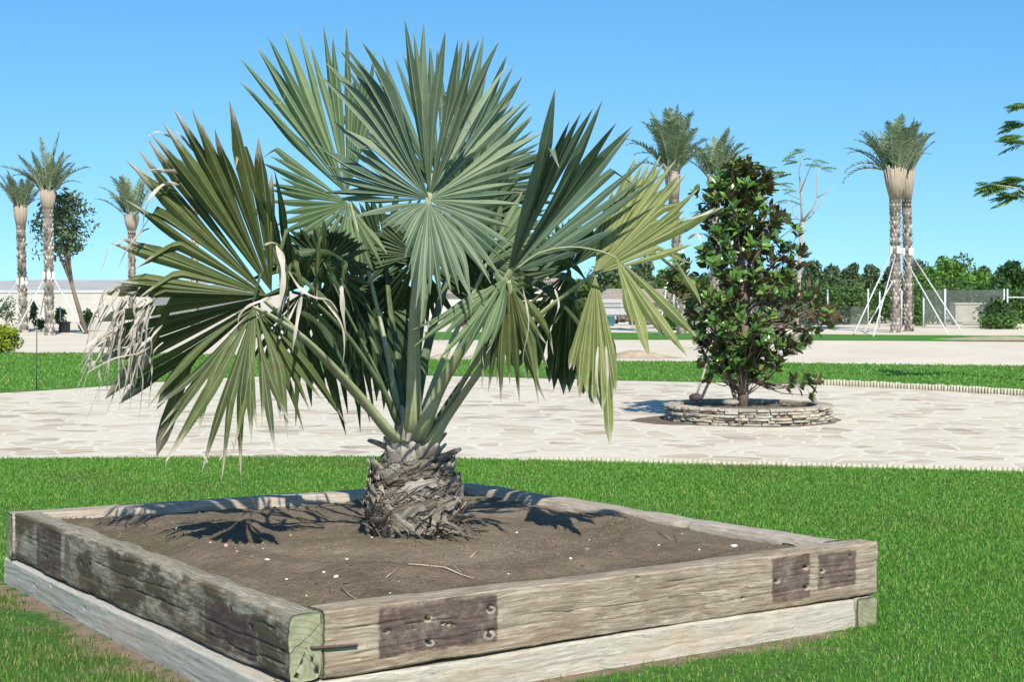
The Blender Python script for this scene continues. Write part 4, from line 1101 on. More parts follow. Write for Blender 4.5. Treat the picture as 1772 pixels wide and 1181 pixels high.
# fibrous wrapped sheaths
rr = random.Random(12)
def sheath(az, z, length, width, slope, lift, thick=.0035, c=.5, flare=.0):
    vs, fs, uvs = [], [], []
    S, W = 14, 4
    r1, r2 = rr.uniform(0, 6), rr.uniform(0, 6)
    for i in range(S + 1):
        t = i / S
        for j in range(W + 1):
            u = j / W - .5
            zz = z + (t - .5) * length * math.sin(slope) + u * width * math.cos(slope) * (1 - .5 * t * t) + .012 * math.sin(t * 9 + r1) * (abs(u) * 2) + (.008 * math.sin(t * 31 + r2) + .006 * math.sin(t * 53 + r1)) * (abs(u) > .4)
            aa = az + ((t - .5) * length * math.cos(slope) - u * width * math.sin(slope)) / .20
            c0 = lean(zz)
            R = trad(max(zz, .35)) + .004 + lift * (t ** 2) + flare * max(0, u) * 2 + .010 * math.sin(u * 7 + r2) * .5 + .006 * math.cos(u * math.pi)
            vs.append((c0.x + R * math.cos(aa), c0.y + R * math.sin(aa), zz)); uvs.append((j / W, t * length * 4))
    for i in range(S):
        for j in range(W):
            a = i * (W + 1) + j
            fs.append((a, a + 1, a + W + 2, a + W + 1))
    # thickness: inner copy
    o = len(vs)
    for (x, y, zz) in list(vs):
        c0 = lean(zz); k = Vector((c0.x - x, c0.y - y, 0)).normalized() * thick
        vs.append((x + k.x, y + k.y, zz))
    uvs += uvs[:]
    for i in range(S):
        for j in range(W):
            a = o + i * (W + 1) + j
            fs.append((a + W + 1, a + W + 2, a + 1, a))
    rim = [j for j in range(W + 1)] + [i * (W + 1) + W for i in range(1, S + 1)] + [S * (W + 1) + j for j in range(W - 1, -1, -1)] + [i * (W + 1) for i in range(S - 1, 0, -1)]
    for q in range(len(rim)):
        a, b = rim[q], rim[(q + 1) % len(rim)]
        fs.append((b, a, a + o, b + o))
    mb.add(vs, fs, uvs, c)
def fibres(n_):
    for k in range(n_):
        z = rr.uniform(.37, .76); az = rr.uniform(-3.3, .2); L = rr.uniform(.06, .22); sl = rr.choice([.7, .5, -.6, .2]) + rr.uniform(-.3, .3); lf = rr.uniform(.0, .03)
        P = []
        for i in range(6):
            t = i / 5; zz = z + (t - .5) * L * math.sin(sl); aa = az + (t - .5) * L * math.cos(sl) / .2; c0 = lean(zz); R_ = trad(max(zz, .36)) + .022 + lf * t * t + rr.uniform(0, .004)
            P.append(Vector((c0.x + R_ * math.cos(aa), c0.y + R_ * math.sin(aa), zz)))
        mb.tube(P, [.0028, .003, .0026, .0022, .0018, .001], 4, c=rr.random())
fibres(420)
for k in range(84):
    z = rr.uniform(.38, .72)
    az = rr.uniform(-math.pi, math.pi)
    sl = (rr.choice([.6, .7, .5, -.6]) if z < .56 else rr.choice([.25, .1, -.2, .4, .15])) + rr.uniform(-.2, .2)
    sheath(az, z, rr.uniform(.24, .50), rr.uniform(.045, .11), sl, rr.choice([0, .01, .03, .06]), c=rr.random(), flare=rr.uniform(0, .035))
# the bold crossing bands seen on the front
sheath(-1.75, .56, .40, .13, .62, .02, .01, .75, .0)
sheath(-1.45, .47, .36, .07, .35, .03, .01, .5, .02)
sheath(-2.3, .50, .30, .06, -.75, .03, .01, .35, .02)
sheath(-1.6, .68, .36, .06, .15, .02, .01, .45, .02)
sheath(-0.9, .58, .30, .07, -1.1, .02, .01, .8, .01)
trunk = own(mb.build('trunk', M_TR, None, False))
trunk['label'] = 'squat grey brown trunk wrapped in crossing fibrous leaf sheaths'

# cut leaf bases
M_STUB = simple('old_leaf_base', (0.14, 0.115, 0.09), (0.42, 0.385, 0.32), 9, .8, .2, .5, .01, (5, 5, .8))
def stub(az, z, L, w0, w1, th0, out, c=.5):
    """flared old leaf base rising outwards from the trunk"""
    mb = MB(); c0 = lean(z)
    rad = Vector((math.cos(az), math.sin(az), 0)); tan = Vector((-math.sin(az), math.cos(az), 0))
    base = Vector((c0.x, c0.y, z)) + rad * (trad(z) - .03)
    up = (Vector((0, 0, 1)) * math.cos(out) + rad * math.sin(out)).normalized()
    nr = up.cross(tan).normalized()
    if nr.dot(rad) < 0: nr = -nr
    vs, fs, uvs = [], [], []
    S, W = 6, 8
    ph = rr.uniform(0, 6)
    for side in (1, -1):
        for i in range(S + 1):
            t = i / S; w_ = w0 + (w1 - w0) * t ** .8; th = th0 * (1 - .5 * t)
            for j in range(W + 1):
                u = j / W * 2 - 1
                curve = -.35 * w_ * u * u
                jag = .012 * math.sin(u * 5 + ph) * (t > .95)
                vs.append(base + up * (L * t + jag) + tan * (u * w_) + nr * (curve + side * th * .5 * math.sqrt(max(0, 1 - u * u * .9)) + .5 * L * t * t * math.sin(out) * .3))
                uvs.append((j / W, t))
    o = (S + 1) * (W + 1)
    for i in range(S):
        for j in range(W):
            a = i * (W + 1) + j
            fs.append((a, a + 1, a + W + 2, a + W + 1)); fs.append((o + a + W + 1, o + a + W + 2, o + a + 1, o + a))
    for j in range(W):
        fs.append((S * (W + 1) + j, S * (W + 1) + j + 1, o + S * (W + 1) + j + 1, o + S * (W + 1) + j))
        fs.append((o + j, o + j + 1, j + 1, j))
    for i in range(S):
        fs.append((i * (W + 1), (i + 1) * (W + 1), o + (i + 1) * (W + 1), o + i * (W + 1)))
        a = i * (W + 1) + W; fs.append((o + a, o + a + W + 1, a + W + 1, a))
    mb.add(vs, fs, uvs, c)
    return own(mb.build('leaf_base', M_STUB, None, True))
stub(-math.pi / 2 - .15, .78, .22, .115, .055, .06, .02)
stub(-2.35, .73, .12, .08, .05, .03, .45)
stub(-0.75, .72, .13, .07, .04, .03, .75)
stub(-2.9, .76, .14, .06, .035, .03, 1.0)
stub(-0.35, .70, .14, .06, .045, .03, .9)
stub(-1.15, .70, .12, .095, .07, .025, .25)
stub(-1.95, .67, .13, .10, .075, .025, .22)
stub(-0.55, .64, .11, .06, .04, .025, .75)
stub(-2.75, .63, .12, .07, .05, .025, .6)
stub(3.0, .58, .11, .05, .03, .02, .5)
stub(-3.0, .47, .12, .04, .03, .015, .45)
stub(-2.7, .42, .12, .03, .02, .012, .55)
for az, z in ((2.4, .72), (1.7, .75), (1.0, .72), (.3, .76), (2.0, .60), (.9, .62), (-.05, .56)):
    stub(az, z, .11, .075, .05, .03, .6)
# torn strips around the foot
for k in range(46):
    az = rr.uniform(-2.6, .4) if k < 36 else rr.uniform(0, 6.28)
    if k < 16: az = rr.uniform(-1.2, -.1)
    z = rr.uniform(.365, .46); c0 = lean(z)
    rad = Vector((math.cos(az), math.sin(az), 0)); tan = Vector((-math.sin(az), math.cos(az), 0))
    p = Vector((c0.x, c0.y, z)) + rad * (trad(z) - .01)
    L = rr.uniform(.06, .17); q = rr.uniform(-.6, .8)
    up_ = rr.uniform(-.25, .6)
    pts = [p, p + rad * L * .35 + tan * q * L * .3 + Vector((0, 0, L * .15 * up_)), p + rad * L * .75 + tan * q * L * .8 + Vector((0, 0, L * up_ * .8))]
    pts.append(pts[-1] + rad * L * .3 + tan * q * L * .5 + Vector((0, 0, L * (up_ - .3) * .5)))
    for w_ in pts: w_.z = max(w_.z, .368)
    mb = MB(); ribbon(mb, pts, rr.uniform(.005, .014), k, rr.random())
    own(mb.build('torn_sheath', M_TR, None, True))

# ------------------------------------------------------------------ border of short wooden pegs
PEG = simple('edging_wood', (0.38, 0.35, 0.25), (0.58, 0.54, 0.42), 9, .85, .15, .3, .004, (3, 3, .7))
def edging(name_label, pts, h, pitch, r, seed):
    rr = random.Random(seed)
    o = empty('log_edging', (pts[0][0], pts[0][1], 0), name_label, 'edging')
    # one peg mesh with a slightly domed top, shared by all
    mb = MB()
    P = [(0, 0, -.03), (0, 0, h - .008), (0, 0, h - .002), (0, 0, h)]
    mb.tube(P, [r, r, r * .8, r * .45], 8)
    me0 = mb.build('peg', PEG, None, True)
    L = 0; k = 0; acc = 0
    poly = [Vector((p[0], p[1], 0)) for p in pts]
    segs = [(poly[i], poly[i + 1]) for i in range(len(poly) - 1)]
    tot = sum((b - a).length for a, b in segs)
    n = int(tot / pitch); first = True
    for i in range(n):
        d = i * pitch; 
        for a, b in segs:
            l = (b - a).length
            if d <= l: break
            d -= l
        p = a + (b - a) * min(1, d / l)
        q = me0 if first else me0.copy()
        if not first: COL.objects.link(q)
        first = False
        q.parent = o
        q.location = (p.x - o.location.x + rr.uniform(-.004, .004), p.y - o.location.y + rr.uniform(-.004, .004), rr.uniform(-.012, .006))
        q.rotation_euler = (rr.uniform(-.05, .05), rr.uniform(-.05, .05), rr.uniform(0, 6.28))
    return o
def sub(line, x0, x1):
    ln = [p for p in line if x0 <= p[0] <= x1]
    ys = lambda x: np.interp(x, [p[0] for p in line], [p[1] for p in line])
    return [(x0, ys(x0))] + ln + [(x1, ys(x1))]
a0, a1 = gp(922, 799), gp(1800, 821)
edging('low pale edging of wooden pegs between the near lawn and the stone paving', sub(near_edge, a0.x, a1.x), .052, .044, .0245, 1)
a0, a1 = gp(1412, 667), gp(1800, 688)
e2 = edging('low striped edging of wooden pegs between the paving and the lawn strip beyond', sub(pave_far, a0.x, a1.x), .105, .058, .026, 2)

# ------------------------------------------------------------------ round stone planter with magnolia
def m_stone():
    s = NT('dry_stone')
    v = s.coord(); r = s.attr('rnd')
    n = s.noise(s.map(v, (1, 1, 3)), 9, 6, .7)
    base = s.ramp(r, [(0.0, (0.34, 0.31, 0.25)), (0.3, (0.46, 0.43, 0.34)), (0.55, (0.50, 0.40, 0.28)), (0.75, (0.42, 0.41, 0.36)), (0.9, (0.56, 0.44, 0.32)), (1.0, (0.30, 0.25, 0.20))])
    base = s.mix(s.ramp(n, [(0.35, .6), (0.6, 0)]), base, (0.18, 0.15, 0.12))
    s.bump(n, .6, .01)
    return s.col(base, .85, .15)
STN = m_stone()
RC = gp(1295, 728); RC.y = 19.75; RC.x = (1295 - 886) / F_PX * 19.75
ring = empty('stone_planter', RC, 'low round planter ring of flat dry stacked stones on the paving under the magnolia', 'planter')
rr = random.Random(9)
mb = MB()
RO = 1.03
z = 0.0
while z < .185:
    th_ = rr.uniform(.028, .045)
    a = rr.uniform(0, .3); end = a + 2 * math.pi
    while a < end - .03:
        wa = rr.uniform(.07, .28) / RO
        wa = min(wa, end - a)
        rO = RO + rr.uniform(-.035, .012); rI = RO - .20
        hh = th_ * rr.uniform(.75, 1.0)
        zc = z + rr.uniform(-.002, .003)
        vs = []; S = 3
        g = .006
        for lev in (0, 1):
            for i in range(S + 1):
                aa = a + g + (wa - 2 * g) * i / S
                tilt = rr.uniform(-.004, .004)
                ro = rO + rr.uniform(-.012, .008) - (.012 if i in (0, S) else 0)
                vs.append((rI * math.cos(aa), rI * math.sin(aa), zc + lev * hh + tilt)); vs.append(((ro - .010) * math.cos(aa), (ro - .01) * math.sin(aa), zc + lev * hh + tilt * .5))
                vs.append((ro * math.cos(aa), ro * math.sin(aa), zc + lev * (hh - .008) + (.004 if lev == 0 else 0)))
        o = 3 * (S + 1); fs = []
        for i in range(S):
            b = i * 3
            fs += [(b, b + 1, b + 4, b + 3), (b + 1, b + 2, b + 5, b + 4), (o + b + 3, o + b + 4, o + b + 1, o + b), (o + b + 4, o + b + 5, o + b + 2, o + b + 1), (b + 2, o + b + 2, o + b + 5, b + 5), (b + 3, o + b + 3, o + b, b)]
        fs += [(0, o, o + 1, 1), (1, o + 1, o + 2, 2), (3 * S + 1, o + 3 * S + 1, o + 3 * S, 3 * S), (3 * S + 2, o + 3 * S + 2, o + 3 * S + 1, 3 * S + 1)]
        mb.add(vs, fs, None, rr.random())
        a += wa
    z += th_
w_ = mb.build('stone_wall', STN, ring)
mb = MB()
SO2 = m_soil('planter_soil', ((0.14, 0.10, 0.07), (0.22, 0.165, 0.12), (0.30, 0.23, 0.17)))
vs = [(0, 0, .155)]; fs = []
for k in range(1, 8):
    for j in range(40):
        th = 2 * math.pi * j / 40; q = k / 7 * .90
        vs.append((q * math.cos(th), q * math.sin(th), .15 + .02 * (1 - k / 7) + rr.uniform(-.008, .008)))
for j in range(40): fs.append((0, 1 + j, 1 + (j + 1) % 40))
for k in range(6):
    for j in range(40):
        a = 1 + k * 40 + j; b = 1 + k * 40 + (j + 1) % 40
        fs.append((a, a + 40, b + 40, b))
mb.add(vs, fs)
ps = mb.build('soil', SO2, ring, True)
# loose soil round the foot of the ring
mb = MB(); vs = [(0, 0, .0)]; fs = []
for j in range(48):
    th = 2 * math.pi * j / 48
    q = 1.06 + .10 * rr.random() + (.35 * max(0, math.cos(th - 3.35)) ** 8)
    vs.append((q * math.cos(th), q * math.sin(th), 0))
for j in range(48): fs.append((0, 1 + j, 1 + (j + 1) % 48))
mb.add(vs, fs)
tag(mb.build('spilled_soil', SO2, None, False, (RC.x, RC.y, .0085)), kind='structure')

def m_mag():
    s = NT('magnolia_leaf')
    r = s.attr('rnd'); uv = s.coord('UV'); u = s.n('ShaderNodeSeparateXYZ', i_Vector=uv).outputs[0]
    top = s.ramp(r, [(0.0, (0.025, 0.07, 0.014)), (0.5, (0.065, 0.16, 0.026)), (0.85, (0.13, 0.25, 0.045)), (1.0, (0.20, 0.22, 0.05))])
    top = s.mix(s.ramp(s.math('ABSOLUTE', s.math('SUBTRACT', u, .5)), [(0.03, .6), (0.07, 0)]), top, (0.16, 0.2, 0.07))
    und = s.ramp(r, [(0.0, (0.09, 0.055, 0.025)), (0.6, (0.17, 0.105, 0.05)), (0.8, (0.06, 0.09, 0.03)), (1, (0.09, 0.12, 0.04))])
    bf = s.n('ShaderNodeNewGeometry').outputs['Backfacing']
    c = s.mix(bf, top, und)
    s.col(c, s.math('ADD', .22, s.math('MULTIPLY', bf, .4)), .6)
    s.translucent(s.mix(.5, c, (.1, .2, .02)), .08)
    return s.m
M_MAG = m_mag()
BARK = simple('bark', (0.12, 0.09, 0.065), (0.28, 0.22, 0.17), 14, .9, .1, .6, .01, (3, 3, .6))
def mpt(x, y, d=19.75): return at(x, y, d)
mag = empty('magnolia_tree', mpt(1288, 705), 'dense dark glossy magnolia tree growing in the round stone planter', 'tree')
MI = Matrix.Translation(mag.location).inverted()
mb = MB()
rr = random.Random(31)
base = mpt(1285, 712)
mb.tube([base, mpt(1287, 660), mpt(1290, 600), mpt(1288, 540), mpt(1285, 470), mpt(1280, 400), mpt(1278, 330), mpt(1272, 290)], [.075, .062, .056, .05, .04, .03, .018, .008], 10)
twigs = []
# crown outline: half widths by row in photo pixels (left, right)
rows = [(280, 1266, 1292), (300, 1240, 1325), (315, 1226, 1346), (335, 1205, 1325), (350, 1202, 1318), (370, 1212, 1345), (387, 1215, 1371), (410, 1225, 1366), (430, 1220, 1384), (450, 1178, 1380), (463, 1158, 1384), (497, 1162, 1384), (510, 1190, 1400), (523, 1194, 1424), (556, 1212, 1422), (582, 1208, 1412), (600, 1215, 1380), (611, 1223, 1360), (645, 1238, 1330)]
def span(y):
    return (np.interp(y, [r[0] for r in rows], [r[1] for r in rows]), np.interp(y, [r[0] for r in rows], [r[2] for r in rows]))
for k in range(600):
    y = 283 + (645 - 283) * rr.random() ** .85
    l, r_ = span(y); cx = 1286 + (y - 560) * .02
    a = rr.uniform(0, 2 * math.pi)
    q = rr.random() ** .55
    hw = ((r_ - cx) if math.cos(a) > 0 else (cx - l)) * (1.2 if y > 430 else 1.06)
    if rr.random() < .12: q *= rr.uniform(1.0, 1.14)
    depth = 19.75 - math.sin(a) * q * (r_ - l) / 2 * .00705 * .9
    ex = cx + math.cos(a) * q * hw
    sx = math.sin(y * .13) * 3
    # lobes: leave notches in the outline
    if q > .75 and math.sin(y * .11 + a * 2.2) > .72: continue
    twigs.append((Vector(at(ex + sx, y, depth)), Vector(at(cx, min(y + 55, 690), 19.75))))
for (x, y) in [(1170, 470), (1164, 492), (1180, 482), (1192, 460), (1185, 512), (1200, 500), (1210, 478), (1174, 452), (1196, 536), (1204, 520), (1188, 496), (1168, 508), (1206, 552), (1198, 565), (1426, 560), (1410, 575), (1408, 520), (1398, 500), (1365, 560), (1372, 600), (1180, 505), (1172, 470), (1238, 640), (1225, 660), (1215, 630), (1345, 640), (1330, 655), (1350, 628), (1400, 665), (1412, 660), (1385, 670), (1372, 660), (1362, 672), (1405, 685), (1395, 655), (1300, 650), (1230, 650), (1418, 545), (1415, 530), (1390, 440), (1380, 405)]:
    twigs.append((Vector(at(x, y, 19.6)), Vector(at(1300 if x > 1290 else 1280, 660 if y > 600 else 560, 19.7))))
for i, (p, c) in enumerate(twigs):
    if i % 2 and i < 560: continue
    m = c + (p - c) * .5 + Vector((0, 0, -.06))
    mb.tube([c, m, p], [.011, .007, .003], 4)
mb.tube([mpt(1278, 712), mpt(1272, 690), mpt(1262, 655), mpt(1248, 600), mpt(1235, 560)], [.03, .026, .022, .016, .01], 7)
mb.tube([mpt(1292, 640), mpt(1330, 600), mpt(1365, 560), mpt(1390, 530)], [.025, .02, .014, .006], 6)
tr = mb.build('trunk', BARK, None, True); tr.parent = mag; tr.matrix_parent_inverse = MI

def leaf_into(V, F, UV, C, p, d, nrm, L, Wd, c, droop=.2, fold=.25):
    side = d.cross(nrm); side.normalize(); nrm = side.cross(d)
    o = len(V)
    prof_ = [(0, .04), (.25, .75), (.55, 1.0), (.82, .6), (1.0, .02)]
    for t, w_ in prof_:
        q = p + d * (L * t) - nrm * (droop * L * t * t)
        for u in (-1, 0, 1):
            V.append(q + side * (u * w_ * Wd) + nrm * (abs(u) * w_ * Wd * fold)); UV.append(((u + 1) / 2, t))
    for k in range(4):
        for m in range(2):
            a = o + k * 3 + m
            F.append((a, a + 1, a + 4, a + 3))
            C.append(c)
mb = MB(); Vv, Ff, Uu, Cc = [], [], [], []
for (p, c) in twigs:
    out = (p - c).normalized()
    out = (out + Vector((0, 0, .5)) + Vector((rr.uniform(-.4, .4), rr.uniform(-.4, .4), rr.uniform(-.3, .3)))).normalized()
    a0 = rr.uniform(0, 6.28); t1 = out.orthogonal().normalized(); t2 = out.cross(t1)
    brown = rr.random() < .22
    for k in range(rr.randint(7, 11)):
        an = a0 + k * 2.4; el = rr.uniform(.35, 1.25)
        d = (out * math.cos(el) + (t1 * math.cos(an) + t2 * math.sin(an)) * math.sin(el)).normalized()
        nrm = (out * math.sin(el) - (t1 * math.cos(an) + t2 * math.sin(an)) * math.cos(el)).normalized()
        if brown and el < .8: nrm = nrm
        tw_ = rr.uniform(-.7, .7)
        side = d.cross(nrm); nrm = (nrm * math.cos(tw_) + side * math.sin(tw_)).normalized()
        leaf_into(Vv, Ff, Uu, Cc, p + out * rr.uniform(-.06, .02), d, nrm, rr.uniform(.10, .165), rr.uniform(.024, .036), rr.random(), rr.uniform(-.05, .35))
def leaf_build(Vv, Ff, Uu, Cc, name, mat, parent, inv):
    me = bpy.data.meshes.new(name); me.from_pydata([tuple(v) for v in Vv], [], Ff)
    ul = me.uv_layers.new(name='UVMap'); arr = np.array([Uu[i] for f in Ff for i in f], np.float32); ul.data.foreach_set('uv', arr.ravel())
    ca = me.attributes.new('rnd', 'FLOAT', 'FACE'); ca.data.foreach_set('value', np.array(Cc, np.float32))
    me.polygons.foreach_set('use_smooth', [True] * len(me.polygons))
    me.materials.append(mat)
    o = bpy.data.objects.new(name, me); COL.objects.link(o); o.parent = parent; o.matrix_parent_inverse = inv
    return o
leaf_build(Vv, Ff, Uu, Cc, 'crown', M_MAG, mag, MI)
# stake tied to the magnolia and a dark bag at its foot
STK = simple('stake_wood', (0.30, 0.26, 0.21), (0.48, 0.43, 0.36), 12, .8)
def pole(name, p0, p1, r, mat, label, cat='pole', group=None):
    mb = MB(); p0, p1 = Vector(p0), Vector(p1)
    mb.tube([p0 - p0, (p1 - p0) * .5, p1 - p0], [r, r, r], 8)
    return tag(mb.build(name, mat, None, True, p0), label, cat, group)
pole('stake', at(1203, 692, 19.6), at(1228, 615, 19.6), .014, STK, 'thin leaning wooden stake at the left side of the magnolia')
pole('stake', at(1214, 690, 19.8), at(1245, 620, 19.8), .018, STK, 'thicker leaning wooden stake close behind the thin one at the magnolia')
mb = MB(); stone_mesh(mb, .085, 3, .6)
tag(mb.build('stone', simple('dark_lump', (.04, .03, .035), (.10, .07, .07), 12, .9), None, True, at(1205, 688, 19.5)), 'dark lump of stone at the foot of the leaning stakes', 'stone')
mb = MB(); stone_mesh(mb, .13, 8, .3)
o_ = tag(mb.build('stone', STN, None, True, at(1265, 697, 19.2)), 'flat tan slab of stone on the planter rim below the magnolia trunk', 'stone')

# ------------------------------------------------------------------ date palms
def m_datetrunk():
    s = NT('date_palm_bark')
    v = s.coord(); r = s.attr('rnd')
    n = s.noise(v, 5, 5, .7)
    base = s.ramp(s.math('ADD', s.math('MULTIPLY', r, .6), s.math('MULTIPLY', n, .4)), [(0.25, (0.10, 0.085, 0.07)), (0.5, (0.32, 0.28, 0.23)), (0.75, (0.60, 0.55, 0.47))])
    s.bump(n, .5, .03)
    return s.col(base, .9, .1)
M_DT = m_datetrunk()
M_WRAP = simple('pale_leaf_bases', (0.28, 0.225, 0.165), (0.44, 0.37, 0.29), 3, .85, .1, .4, .02, (6, 6, .4))
def m_foliage(name, c0, c1, c2, trans=.2):
    s = NT(name)
    r = s.attr('rnd'); v = s.coord()
    n = s.noise(v, .9, 3, .6)
    base = s.ramp(s.math('ADD', s.math('MULTIPLY', r, .6), s.math('MULTIPLY', n, .4)), [(0.2, c0), (0.5, c1), (0.8, c2)])
    s.col(base, .6, .25)
    s.translucent(s.mix(.5, base, (.15, .35, .04)), trans)
    return s.m
M_DF = m_foliage('date_frond', (0.09, 0.14, 0.08), (0.18, 0.25, 0.14), (0.34, 0.38, 0.23), .15)
M_STRAP = simple('white_padding', (0.72, 0.72, 0.70), (0.85, 0.85, 0.83), 8, .8)
M_PROP = simple('grey_prop', (0.48, 0.49, 0.47), (0.66, 0.66, 0.63), 4, .7)

def frond_mesh(L, droop, w_, seed):
    """pinnate frond growing along +Z then arching to +X"""
    rr = random.Random(seed); mb = MB()
    n = 26; P = []
    ang = 0; p = Vector((0, 0, 0)); pts = [p.copy()]
    for i in range(n):
        ang = droop * ((i + 1) / n) ** 1.6
        p = p + Vector((math.sin(ang), 0, math.cos(ang))) * (L / n); pts.append(p.copy())
    mb.tube(pts, [.028 * (1 - i / (n + 1)) + .004 for i in range(n + 1)], 5, c=.9)
    for i in range(2 * n):
        t = (i + 5) / (2 * n + 5)
        if t < .16: continue
        f = t * n; k = min(int(f), n - 1); q = pts[k].lerp(pts[k + 1], f - k)
        d = (pts[k + 1] - pts[k]).normalized(); up = Vector((0, 1, 0)).cross(d)
        ll = w_ * math.sin(math.pi * min(1, .12 + t * .92)) ** .6
        for sd in (-1, 1):
            e = (d * rr.uniform(.55, .95) + Vector((0, sd, 0)) * 1.0 - up * rr.uniform(-.1, .5)).normalized()
            tip = q + e * ll * rr.uniform(.8, 1.1) - Vector((0, 0, 1)) * .06 * rr.random()
            nn = d * .022
            mb.add([q - nn, q + nn, (q + tip) / 2 + nn * .9, tip, (q + tip) / 2 - nn * .9], [(0, 1, 2, 3, 4)], None, rr.random())
    return mb
FR = []
for k, (L, dr) in enumerate([(2.3, .35), (2.2, .8), (2.0, 1.5), (2.2, .1)]):
    mb = frond_mesh(L, dr, .42, k + 5)
    o = mb.build('frond', M_DF); FR.append(o.data); bpy.data.objects.remove(o)

def date_palm(bx, by, tx, ty, d, r, crown, label, wrap_h, wrap_w, seed, fronds, strap_y=None, props=(), group='date palms in the distance', up=1.0, hide=False):
    rr = random.Random(seed)
    B0 = at(bx, by, d); B0.z = -.05; T0 = at(tx, ty, d)
    o = empty('date_palm', (B0.x, B0.y, 0), label, 'palm', group)
    inv = Matrix.Translation(o.location).inverted()
    mb = MB()
    n, m = 70, 14; H = (T0 - B0).length; ax = T0 - B0
    vs, fs, uvs = [], [], []
    mb.tube([B0, B0 + ax * .5, T0], [r, r * .93, r * .92], 14, c=.3)
    # diamond pattern of cut bases
    rows_ = int(H / .16)
    for i in range(rows_):
        z = (i + .5) / rows_; c0 = B0 + ax * z
        for k in range(9):
            th = 2 * math.pi * (k + .5 * (i % 2)) / 9 + rr.uniform(-.08, .08)
            rad = Vector((math.cos(th), math.sin(th), 0)); tan = Vector((-math.sin(th), math.cos(th), 0))
            q = c0 + rad * (r * .93); w_ = r * .36; h_ = H / rows_ * .62
            mb.add([q - tan * w_, q - Vector((0, 0, h_)), q + tan * w_, q + Vector((0, 0, h_ * .8)) + rad * .045, q + rad * .05 + Vector((0, 0, h_ * .2))], [(0, 1, 4), (1, 2, 4), (2, 3, 4), (3, 0, 4)], None, rr.random())
    # collar of fibres under the pale wrap
    for i in range(5):
        q = T0 - Vector((0, 0, .12 * i)); mb.tube([q - Vector((0, 0, .14)), q], [r * 1.0, r * 1.22], 12, c=rr.random() * .5)
    t = mb.build('trunk', M_DT, None, False); t.parent = o; t.matrix_parent_inverse = inv
    mb = MB()
    n2 = 22
    W0 = T0 - Vector((0, 0, .05)); W1 = T0 + ax.normalized() * wrap_h
    for k in range(n2):
        th = 2 * math.pi * k / n2
        for q in range(2):
            th2 = th + rr.uniform(-.12, .12)
            rad = Vector((math.cos(th2), math.sin(th2), 0))
            e = rr.uniform(.85, 1.08)
            mb.tube([W0 + rad * r * .75, W0.lerp(W1, .5) + rad * (r * .8 + wrap_w) * .5, W0.lerp(W1, e) + rad * wrap_w * .9], [.06, .055, .035], 5, c=rr.random())
    t = mb.build('leaf_bases', M_WRAP, None, True); t.parent = o; t.matrix_parent_inverse = inv
    for k in range(fronds):
        az = rr.uniform(0, 2 * math.pi); kind = rr.choice([0, 0, 3, 1, 1]) if k > 4 else rr.choice([1, 2])
        tilt = rr.uniform(.03, .34) if rr.random() < .6 else rr.uniform(.3, .75)
        if kind == 2: tilt = rr.uniform(.3, .6)
        f = bpy.data.objects.new('frond', FR[kind]); COL.objects.link(f); f.parent = o
        rad = Vector((math.cos(az), math.sin(az), 0))
        loc = W0.lerp(W1, .8) + rad * wrap_w * .6
        f.location = loc - o.location
        f.rotation_euler = (0, tilt, az); sc_ = rr.uniform(.9, 1.25) * up
        f.scale = (sc_, sc_, sc_)
    for (az, tilt, kind, sc_) in crown:
        f = bpy.data.objects.new('frond', FR[kind]); COL.objects.link(f); f.parent = o
        f.location = W0.lerp(W1, .8) - o.location
        f.rotation_euler = (0, tilt, az); f.scale = (sc_, sc_, sc_)
    if strap_y:
        zc = at(tx, strap_y, d).z
        for k, th in enumerate((-2.7, -1.3, -.2, 1.2)):
            c0 = B0.lerp(T0, (zc - B0.z) / (T0.z - B0.z)) + Vector((math.cos(th), math.sin(th), 0)) * (r + .02)
            mb = MB(); mb.box(-.06, -.05, -.15, .06, .05, .15); 
            q = mb.build('padding', M_STRAP, None); q.rotation_euler.z = th + 1.57; q.location = c0 - o.location; q.parent = o
            bev = q.modifiers.new('bevel', 'BEVEL'); bev.width = .04; bev.segments = 2
    for k, (x0, y0, x1, y1, dd) in enumerate(props):
        p0 = at(x0, y0, d); p1 = gp(x1, y1) if dd is None else at(x1, y1, dd)
        pole('prop', p1, p0, .026, M_PROP, PROP_LABELS.pop(0), 'prop', 'props bracing the date palms')
    return o
PROP_LABELS = [
    'grey prop leaning left from the outermost date palm at the left edge', 'pale prop leaning right from the outermost date palm at the left edge',
    'pale prop sloping left from the second date palm on the left', 'dark thin prop standing close to the second date palm on the left', 'pale prop sloping right from the second date palm on the left',
    'pale prop sloping left behind the yellow frond, from the date palm beside the magnolia', 'pale prop sloping right behind the magnolia foliage',
    'grey prop reaching farthest left from the pair of date palms', 'short pale prop crossing behind the steep one left of the date palm pair', 'steep pale prop just left of the date palm pair, footed on the grass',
    'long pale prop sloping right from between the date palm pair', 'pale prop reaching farthest right from the date palm pair']
PROP_LABELS += ['grey prop bracing a date palm'] * 5
date_palm(41, 572, 36, 390, 62, .155, [(math.pi, .5, 1, .7), (3.4, .2, 0, .8), (0, .3, 1, .75)], 'date palm at the left edge of the view, left of its taller neighbour', .75, .26, 1, 26, 487, [(32, 486, -10, 545, 60), (44, 492, 80, 556, 60)], up=.60)
date_palm(86, 580, 83, 362, 58, .155, [(math.pi, .75, 1, 1.0), (0, .7, 1, .9), (.3, .15, 3, 1.1), (2.8, .1, 3, 1.0)], 'taller date palm at the left, rising behind the small leafy tree', .65, .28, 2, 28, 477, [(78, 480, 30, 570, 57), (82, 482, 70, 545, 60), (92, 480, 145, 575, 57)], up=.66)
date_palm(229, 565, 228, 398, 66, .14, [(math.pi, .5, 1, .9)], 'date palm half hidden behind the drooping left fronds of the fan palm', .6, .32, 3, 20, None, [], up=.75)
